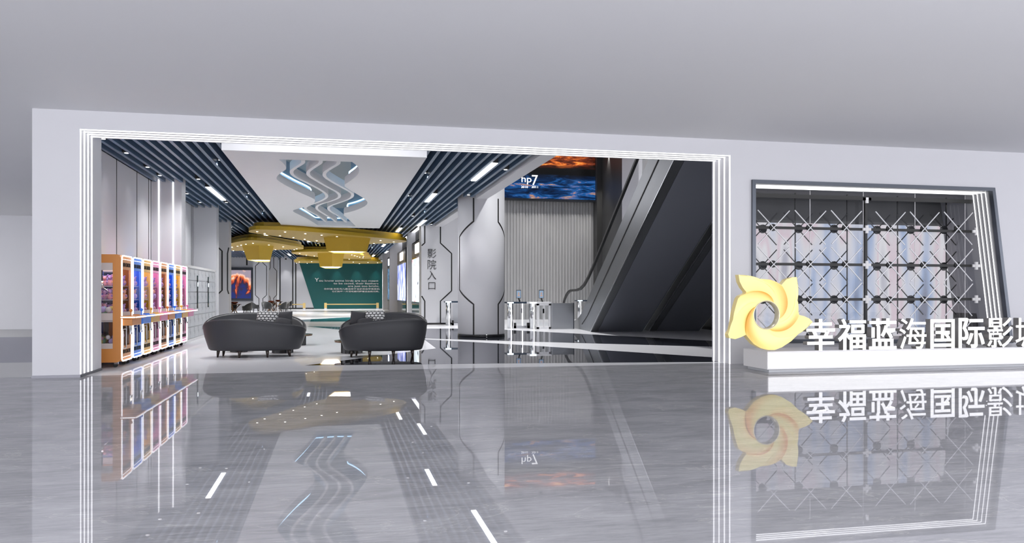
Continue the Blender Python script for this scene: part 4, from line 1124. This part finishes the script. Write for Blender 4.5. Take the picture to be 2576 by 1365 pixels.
for si, ((x, y), lab, ch, nm) in enumerate(sets):
    dining_table((x, y, 0), lab)
    bowl((x + .05, y, .75), 'copper-red bowl on the %s far dining table' % nm)
    for ci, (dx, dy, rz) in enumerate(ch):
        l = 'grey velvet tub chair %s the %s far table' % (cl[si][ci], nm)
        # chair back faces +y locally; turn it so that the back points away from the table
        ang = math.atan2(dy, dx) - PI / 2
        if first: chair.location = (x + dx, y + dy, 0); chair.rotation_euler = (0, 0, ang); chair['label'] = l; first = False
        else: dup(chair, (x + dx, y + dy, 0), ang, l)

# far wall screen in the seating area
xa, zt_ = at_y(560, 673, SY); xb, zb_ = at_y(636.5, 756, SY)
s2 = thing('wall_screen', 'dark-framed screen with red and orange clouds behind the far tables', 'screen', (xa, SY, zb_))
MB().box(0, xb - xa, -.15, 0, 0, zt_ - zb_).build('frame', 'darkmetal', s2)
M['redpic'] = ramp_mat('red cloud picture', [(.28, (.01, .02, .12)), (.42, (.03, .015, .03)), (.5, (.35, .04, .02)), (.6, (.75, .2, .06)), (.72, (.9, .55, .4)), (.85, (.3, .25, .3))], (3, 1, 2), 1.0, nscale=1.2, axis_mix=1.6)
MB().box(.15, xb - xa - .15, -.17, -.15, .2, zt_ - zb_ - .2).build('picture', 'redpic', s2)

# brass barriers
for px0, px1, lab in ((815.7, 953, 'long low brass barrier in front of the teal end wall'), (690, 768.5, 'low brass barrier in front of the white end wall')):
    Yb = 72.0; x0 = at_y(px0, 770, Yb)[0]; x1 = at_y(px1, 770, Yb)[0]
    t = thing('barrier', lab, 'barrier', (x0, Yb, 0))
    for xx in (0, x1 - x0 - .22):
        MB().box(xx, xx + .22, 0, .12, 0, .12).build('foot', 'steel', t); MB().box(xx, xx + .22, 0, .12, .12, .58).build('post', 'gold', t)
    MB().box(.2, x1 - x0 - .2, .03, .09, .42, .50).build('rail', 'gold', t)

# ---------------------------------------------------------------- plinth, letters, emblem
PXL, PYF, PZ0, PZ1 = 7.46, 12.85, .055, .375
pt = thing('light_plinth', 'long white illuminated plinth under the sign letters', 'plinth', (PXL, PYF, 0))
MB().box(0, 8, 0, .85, PZ0, PZ1).build('body', 'whiteplastic', pt)
MB().box(.06, 8, .05, .8, 0, PZ0).build('recessed_base', 'lockerw', pt)
MB().box(.02, 8, -.012, 0, PZ0 + .03, PZ1 - .035).build('light_panel', 'lightbox', pt)
for i, ch in enumerate('幸福蓝海国际影城'):
    bd = .0 if ch in '海影城' else .012
    x = 8.275 + .64 * i
    t = thing('sign_letter', 'white illuminated Chinese sign letter %s standing on the plinth' % ch, 'sign letter', (x + .285, 12.9, PZ1), 0, 'illuminated letters on the plinth')
    h = .565 if i not in (4,) else .545
    me = text_mesh(ch, .57 if i != 4 else .52, h, .13, bd)
    o = text_obj('letter_body', me, 'letterside', t, (0, .085, h / 2))
    me2 = text_mesh(ch, .57 if i != 4 else .52, h, .012, bd)
    text_obj('lit_face', me2, 'lettersface', t, (0, .012, h / 2))
# emblem
z10 = lambda x, y: (1820 + x * .29348, 670 + y * .29348)
EMY = 12.88
out = [(130, 70), (180, 80), (230, 100), (310, 105), (400, 112), (450, 130), (497, 158), (540, 110), (590, 92), (628, 90), (613, 140), (612, 190), (624, 245), (640, 310), (643, 350), (642, 385), (650, 415),
       (690, 425), (735, 445), (765, 475), (725, 490), (680, 525), (640, 580), (580, 640), (500, 692), (440, 715), (380, 715), (320, 700), (260, 665), (225, 625), (192, 585), (150, 605), (100, 622), (50, 612),
       (40, 580), (65, 540), (78, 480), (90, 400), (108, 330), (125, 275), (145, 250), (190, 230), (196, 218), (165, 180), (140, 130)]
P2 = [at_y(*z10(*p), EMY) for p in out]
cxe, cze = at_y(*z10(368, 415), EMY); RI = .118 * 1.0
RI = (at_y(*z10(482, 415), EMY)[0] - at_y(*z10(262, 415), EMY)[0]) / 2
em = thing('flower_emblem', 'golden five-petal swirl emblem with a round hole standing on the plinth', 'emblem', (cxe, EMY, PZ1))
em_z = cze - PZ1
rel = [(p[0] - cxe, p[1] - cze) for p in P2]
# dense outline
dense = []
for i in range(len(rel)):
    a, c = rel[i], rel[(i + 1) % len(rel)]
    for t_ in range(4): dense.append((a[0] + (c[0] - a[0]) * t_ / 4, a[1] + (c[1] - a[1]) * t_ / 4))
tips = [math.atan2(rel[i][1], rel[i][0]) for i in (0, 9, 19, 33)] 
# sector boundaries: notches
notch = sorted([math.atan2(rel[i][1], rel[i][0]) for i in (6, 16, 30, 42)] )
b = MB(); depth = .13; TW = math.radians(78); MR = 36
cl_ = b.bm.loops.layers.color.new('tone')
cols_i = [6, 16, 30, 42]; nd = len(dense)
for pi_ in range(4):
    i0 = cols_i[pi_] * 4; i1 = cols_i[(pi_ + 1) % 4] * 4
    if i1 <= i0: i1 += nd
    m_ = i1 - i0; G = []
    for i in range(i0, i1 + 1):
        p = dense[i % nd]; q = math.atan2(p[1], p[0]); ro = math.hypot(*p); sp_ = (i - i0) / m_; r_ = []
        # phase counted counter-clockwise from the ridge; the outline runs clockwise
        ph = 1 - sp_
        for j in range(MR + 1):
            t_ = j / MR; ang = q - TW * (1 - t_) ** 1.15; r = RI + (ro - RI) * t_
            hgt = .05 * math.sin(PI * min(1, t_ * .98 + .02)) ** .7 * (1 - ph) * 1.0
            r_.append(((r * math.cos(ang), -hgt, r * math.sin(ang)), ph, t_))
        G.append(r_)
    V = [[b.bm.verts.new(e_[0]) for e_ in r_] for r_ in G]
    for i in range(m_):
        for j in range(MR):
            f = b.bm.faces.new((V[i][j], V[i + 1][j], V[i + 1][j + 1], V[i][j + 1])); f.smooth = True
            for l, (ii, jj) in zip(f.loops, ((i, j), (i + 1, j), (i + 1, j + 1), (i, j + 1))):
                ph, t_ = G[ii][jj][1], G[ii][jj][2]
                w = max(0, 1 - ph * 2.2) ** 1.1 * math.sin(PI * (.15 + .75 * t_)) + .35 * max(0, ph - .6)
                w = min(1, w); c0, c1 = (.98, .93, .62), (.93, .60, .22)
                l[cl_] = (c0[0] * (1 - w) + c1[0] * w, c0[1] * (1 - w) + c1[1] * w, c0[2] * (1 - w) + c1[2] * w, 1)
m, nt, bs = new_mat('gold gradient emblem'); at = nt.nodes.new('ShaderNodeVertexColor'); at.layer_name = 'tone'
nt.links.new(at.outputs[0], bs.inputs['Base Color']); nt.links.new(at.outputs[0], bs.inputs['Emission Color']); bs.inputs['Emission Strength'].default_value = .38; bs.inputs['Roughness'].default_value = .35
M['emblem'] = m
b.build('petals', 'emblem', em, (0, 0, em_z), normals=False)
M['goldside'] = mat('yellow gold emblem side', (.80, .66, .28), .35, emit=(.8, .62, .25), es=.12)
inner = [(RI * math.cos(math.atan2(p[1], p[0])), RI * math.sin(math.atan2(p[1], p[0]))) for p in dense]
b = MB()
b.grid([[(p[0], 0, p[1]) for p in dense], [(p[0], depth, p[1]) for p in dense]], True, smooth=False)
b.grid([[(p[0], depth, p[1]) for p in dense], [(p[0], depth, p[1]) for p in inner]], True, smooth=False)
b.build('side_wall', 'goldside', em, (0, 0, em_z))
M['ringmetal'] = mat('pale gold ring', (.85, .78, .55), .25, metal=.4)
rr = [[((RI - o) * math.cos(q), y, (RI - o) * math.sin(q)) for q in [2 * PI * i / 64 for i in range(64)]] for o, y in ((-.012, -.004), (-.004, -.016), (.004, -.014), (.012, .0), (.014, depth), (0, depth))]
b = MB(); b.grid(rr, True); b.build('centre_ring', 'ringmetal', em, (0, 0, em_z))

# ---------------------------------------------------------------- facade window
win = thing('feature_window', 'trapezoid display window with dark frame, light strips and crossed rods', 'window', (0, FY, 0))
ctr = (sum(p[0] for p in wa) / 4, sum(p[1] for p in wa) / 4)
def inset(loop, d):
    out = []
    n = len(loop)
    for i in range(n):
        p0, p1, p2 = Vector(loop[i - 1]), Vector(loop[i]), Vector(loop[(i + 1) % n])
        e1 = (p1 - p0).normalized(); e2 = (p2 - p1).normalized()
        n1 = Vector((e1.y, -e1.x)); n2 = Vector((e2.y, -e2.x))
        if n1.dot(Vector(ctr) - p1) < 0: n1 = -n1
        if n2.dot(Vector(ctr) - p1) < 0: n2 = -n2
        bi = (n1 + n2).normalized(); out.append(tuple(p1 + bi * d / max(.3, bi.dot(n1))))
    return out
wi = inset(wa, .075)
MB().prism(wa, lambda p, t: (p[0], -.05 + .12 * t, p[1]), [wi]).build('frame', 'darkmetal', win)
# recess lining
GY = .72
M['lining'] = mat('grey lining', (.30, .30, .31), .35)
b = MB()
for i in range(4):
    a, c = wi[i], wi[(i + 1) % 4]
    b.quad((a[0], .05, a[1]), (c[0], .05, c[1]), (c[0], 1.55, c[1]), (a[0], 1.55, a[1]))
b.build('recess_lining', 'lining', win)
# light strips on top and right lining
for i in range(4):
    y = .14 + .115 * i
    e = inset(wi, .012)
    b = MB(); b.tube([(e[0][0], y, e[0][1]), (e[1][0], y, e[1][1]), (e[2][0], y, e[2][1])], 0, rect=(.015, .015))
    b.build('light_strip', 'led', win)
# glass panes with thin joints
gz = lambda x: 0
xL, xR0, xR1 = wi[0][0], wi[1][0], wi[2][0]; zT, zB = wi[0][1], wi[3][1]
jx = [at_y(px, 600, FY + GY)[0] for px in (2037, 2171, 2301, 2427)]
edges_ = [xL] + jx + [None]
for i in range(5):
    x0 = edges_[i]; x1 = edges_[i + 1]
    if x1 is None:
        poly = [(x0, zB), (xR1, zB), (xR0, zT), (x0, zT)]
    else: poly = [(x0 + .004, zB), (x1 - .004, zB), (x1 - .004, zT), (x0 + .004, zT)]
    MB().quad(*[(p[0], GY, p[1]) for p in poly]).build('glass_pane', 'winglass', win)
b = MB()
for x in jx: b.box(x - .006, x + .006, GY - .012, GY - .004, zB, zT)
b.build('pane_joint', 'whiteplastic', win)
# white crosses
M['whiterod'] = mat('white rod', (.80, .80, .82), .35)
cols = [1947, 2039.5, 2130, 2241, 2327, 2412]; rws = [571.5, 663.5, 753, 843]
CY = .5
K = .5
for ri, py0 in enumerate(rws):
    for ci, px0 in enumerate(cols):
        py = py0 + (2.4 if ci > 2 else 0) * (1 if ri < 2 else .3)
        x, z = at_y(px0, py, FY + CY); hx = .36; hz = .355
        z = [2.755, 1.99, 1.235, .50][ri] if False else z
        b = MB()
        b.tube([(x - hx, CY, z - hz), (x + hx, CY, z + hz)], .0, rect=(.017, .017)); b.tube([(x - hx, CY + .02, z + hz), (x + hx, CY + .02, z - hz)], .0, rect=(.017, .017))
        c_ = b.build('cross_rod', 'whiterod', win)
        MB().cyl((x, CY + .03, z), (x, CY + .06, z), .075, n=20).build('boss', 'black', c_)
xz = [at_y(2200, p, FY + CY)[1] for p in rws]
zr_ = [at_y(1947, rws[i], FY + CY)[1] for i in range(4)]
for z in zr_[:3]:
    MB().box(xL, xR0 + .05, CY + .05, CY + .085, z - .028, z + .028).build('dark_rail', 'black', win)
MB().box(xL, xR0, CY + .02, CY + .07, zT - .20, zT - .12).build('dark_rail', 'black', win)
xc = at_y(2183, 600, FY + CY)[0]
MB().box(xc - .028, xc + .028, CY + .05, CY + .10, zB, zT - .15).build('centre_post', 'black', win)
xr_ = at_y(2459, 600, FY + CY)[0]
for z in zr_[:3]:
    for xx in (xc, xr_):
        MB().box(xx - .10, xx + .10, CY + .02, CY + .05, z - .03, z + .03).box(xx - .032, xx + .032, CY + .015, CY + .05, z - .085, z + .085).build('cross_clamp', 'whiteplastic', win)
MB().box(xc - .10, xc + .10, CY + .02, CY + .05, zT - .20, zT - .14).box(xc - .032, xc + .032, CY + .015, CY + .05, zT - .26, zT - .14).build('cross_clamp', 'whiteplastic', win)
# black rods behind the glass, modelled as the white crosses' reflection
LY = 1.15
dcol = [1917.7, 2008, 2097, 2205, 2290, 2373]
for ri, py0 in enumerate((575.5, 667.5, 753)):
    for ci, px0 in enumerate(dcol):
        x, z = at_y(px0, py0 + (2.5 if ci > 2 else 0) * (ri < 2), FY + LY); h = .345
        b = MB(); b.tube([(x - h, LY, z - h), (x + h, LY, z + h)], 0, rect=(.017, .017)); b.tube([(x - h, LY + .01, z + h), (x + h, LY + .01, z - h)], 0, rect=(.017, .017))
        c_ = b.build('cross_rod', 'black', win); MB().cyl((x, LY - .03, z), (x, LY, z), .095, n=20).build('boss', 'black', c_)
for px in (2001, 2131.6, 2258.7, 2381):
    x = at_y(px, 600, FY + LY)[0]; MB().box(x - .010, x + .010, LY, LY + .02, zB, zT).build('joint_reflection', 'black', win)  # dark bars standing in for the pane joints' reflection
# dark upper board; glowing panel with the mall's blurred reflection painted on
M['painted_reflection'] = None
def painted_reflection():
    m, nt, b = new_mat('painted blurred mall reflection'); N = nt.nodes.new; L = nt.links.new
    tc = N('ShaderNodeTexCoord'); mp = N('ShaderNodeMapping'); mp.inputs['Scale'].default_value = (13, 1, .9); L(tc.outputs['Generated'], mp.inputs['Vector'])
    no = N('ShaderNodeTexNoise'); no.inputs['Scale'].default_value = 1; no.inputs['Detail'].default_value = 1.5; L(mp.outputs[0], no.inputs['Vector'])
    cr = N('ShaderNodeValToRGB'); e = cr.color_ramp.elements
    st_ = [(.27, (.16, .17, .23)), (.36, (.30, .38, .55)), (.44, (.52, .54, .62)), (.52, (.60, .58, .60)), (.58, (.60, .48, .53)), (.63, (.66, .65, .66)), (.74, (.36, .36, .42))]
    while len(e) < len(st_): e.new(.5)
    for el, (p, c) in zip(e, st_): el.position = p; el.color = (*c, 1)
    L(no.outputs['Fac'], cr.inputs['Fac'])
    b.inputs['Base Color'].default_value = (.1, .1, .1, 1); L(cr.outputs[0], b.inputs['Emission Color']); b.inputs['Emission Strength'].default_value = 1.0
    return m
M['painted_reflection'] = painted_reflection()
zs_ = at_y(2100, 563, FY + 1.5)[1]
MB().box(xL, xR1 + .3, 1.5, 1.55, zB - .1, zs_).build('reflection_panel', 'painted_reflection', win)
MB().box(xL, xR1 + .3, 1.48, 1.56, zs_, zT + .1).build('upper_board', 'darkwall', win)

# ---------------------------------------------------------------- light in the mall
w = bpy.data.worlds.new('World'); scene.world = w; w.use_nodes = True
w.node_tree.nodes['Background'].inputs[0].default_value = (.94, .945, 1, 1); w.node_tree.nodes['Background'].inputs[1].default_value = WS
def area(loc, sx, sy, e, aim=None, col=(1, 1, 1)):
    l = bpy.data.lights.new('area_light', 'AREA'); l.shape = 'RECTANGLE'; l.size = sx; l.size_y = sy; l.energy = e; l.color = col
    o = bpy.data.objects.new('area_light', l); COL.objects.link(o); o.location = loc
    if aim: o.rotation_euler = (Vector(aim) - Vector(loc)).to_track_quat('-Z', 'Y').to_euler()
    return o
for x, y in ((-15, 19), (-16, 28)):  # panels added out of view to brighten the dark corridor
    t = thing('added_light_panel', 'added light panel out of view, brightening the side corridor', 'ceiling light', (x, y, MC - .03), 0, 'added corridor light panels')
    MB().box(-1.5, 1.5, -1.5, 1.5, 0, .03).build('diffuser', 'lamp', t)  # glowing face of the added light panel
# ---------------------------------------------------------------- camera
cam = bpy.data.cameras.new('camera'); co = bpy.data.objects.new('camera', cam); COL.objects.link(co); scene.camera = co
cam.sensor_width = 36; cam.lens = 36 * F / 2576; cam.shift_y = 55.5 / 2576; cam.clip_end = 300
co.location = (0, 0, EYE); co.rotation_euler = (PI / 2, 0, -YAW)
vs = scene.view_settings; vs.view_transform = 'Standard'; vs.look = 'None'; vs.exposure = 0; vs.gamma = 1; vs.use_curve_mapping = False
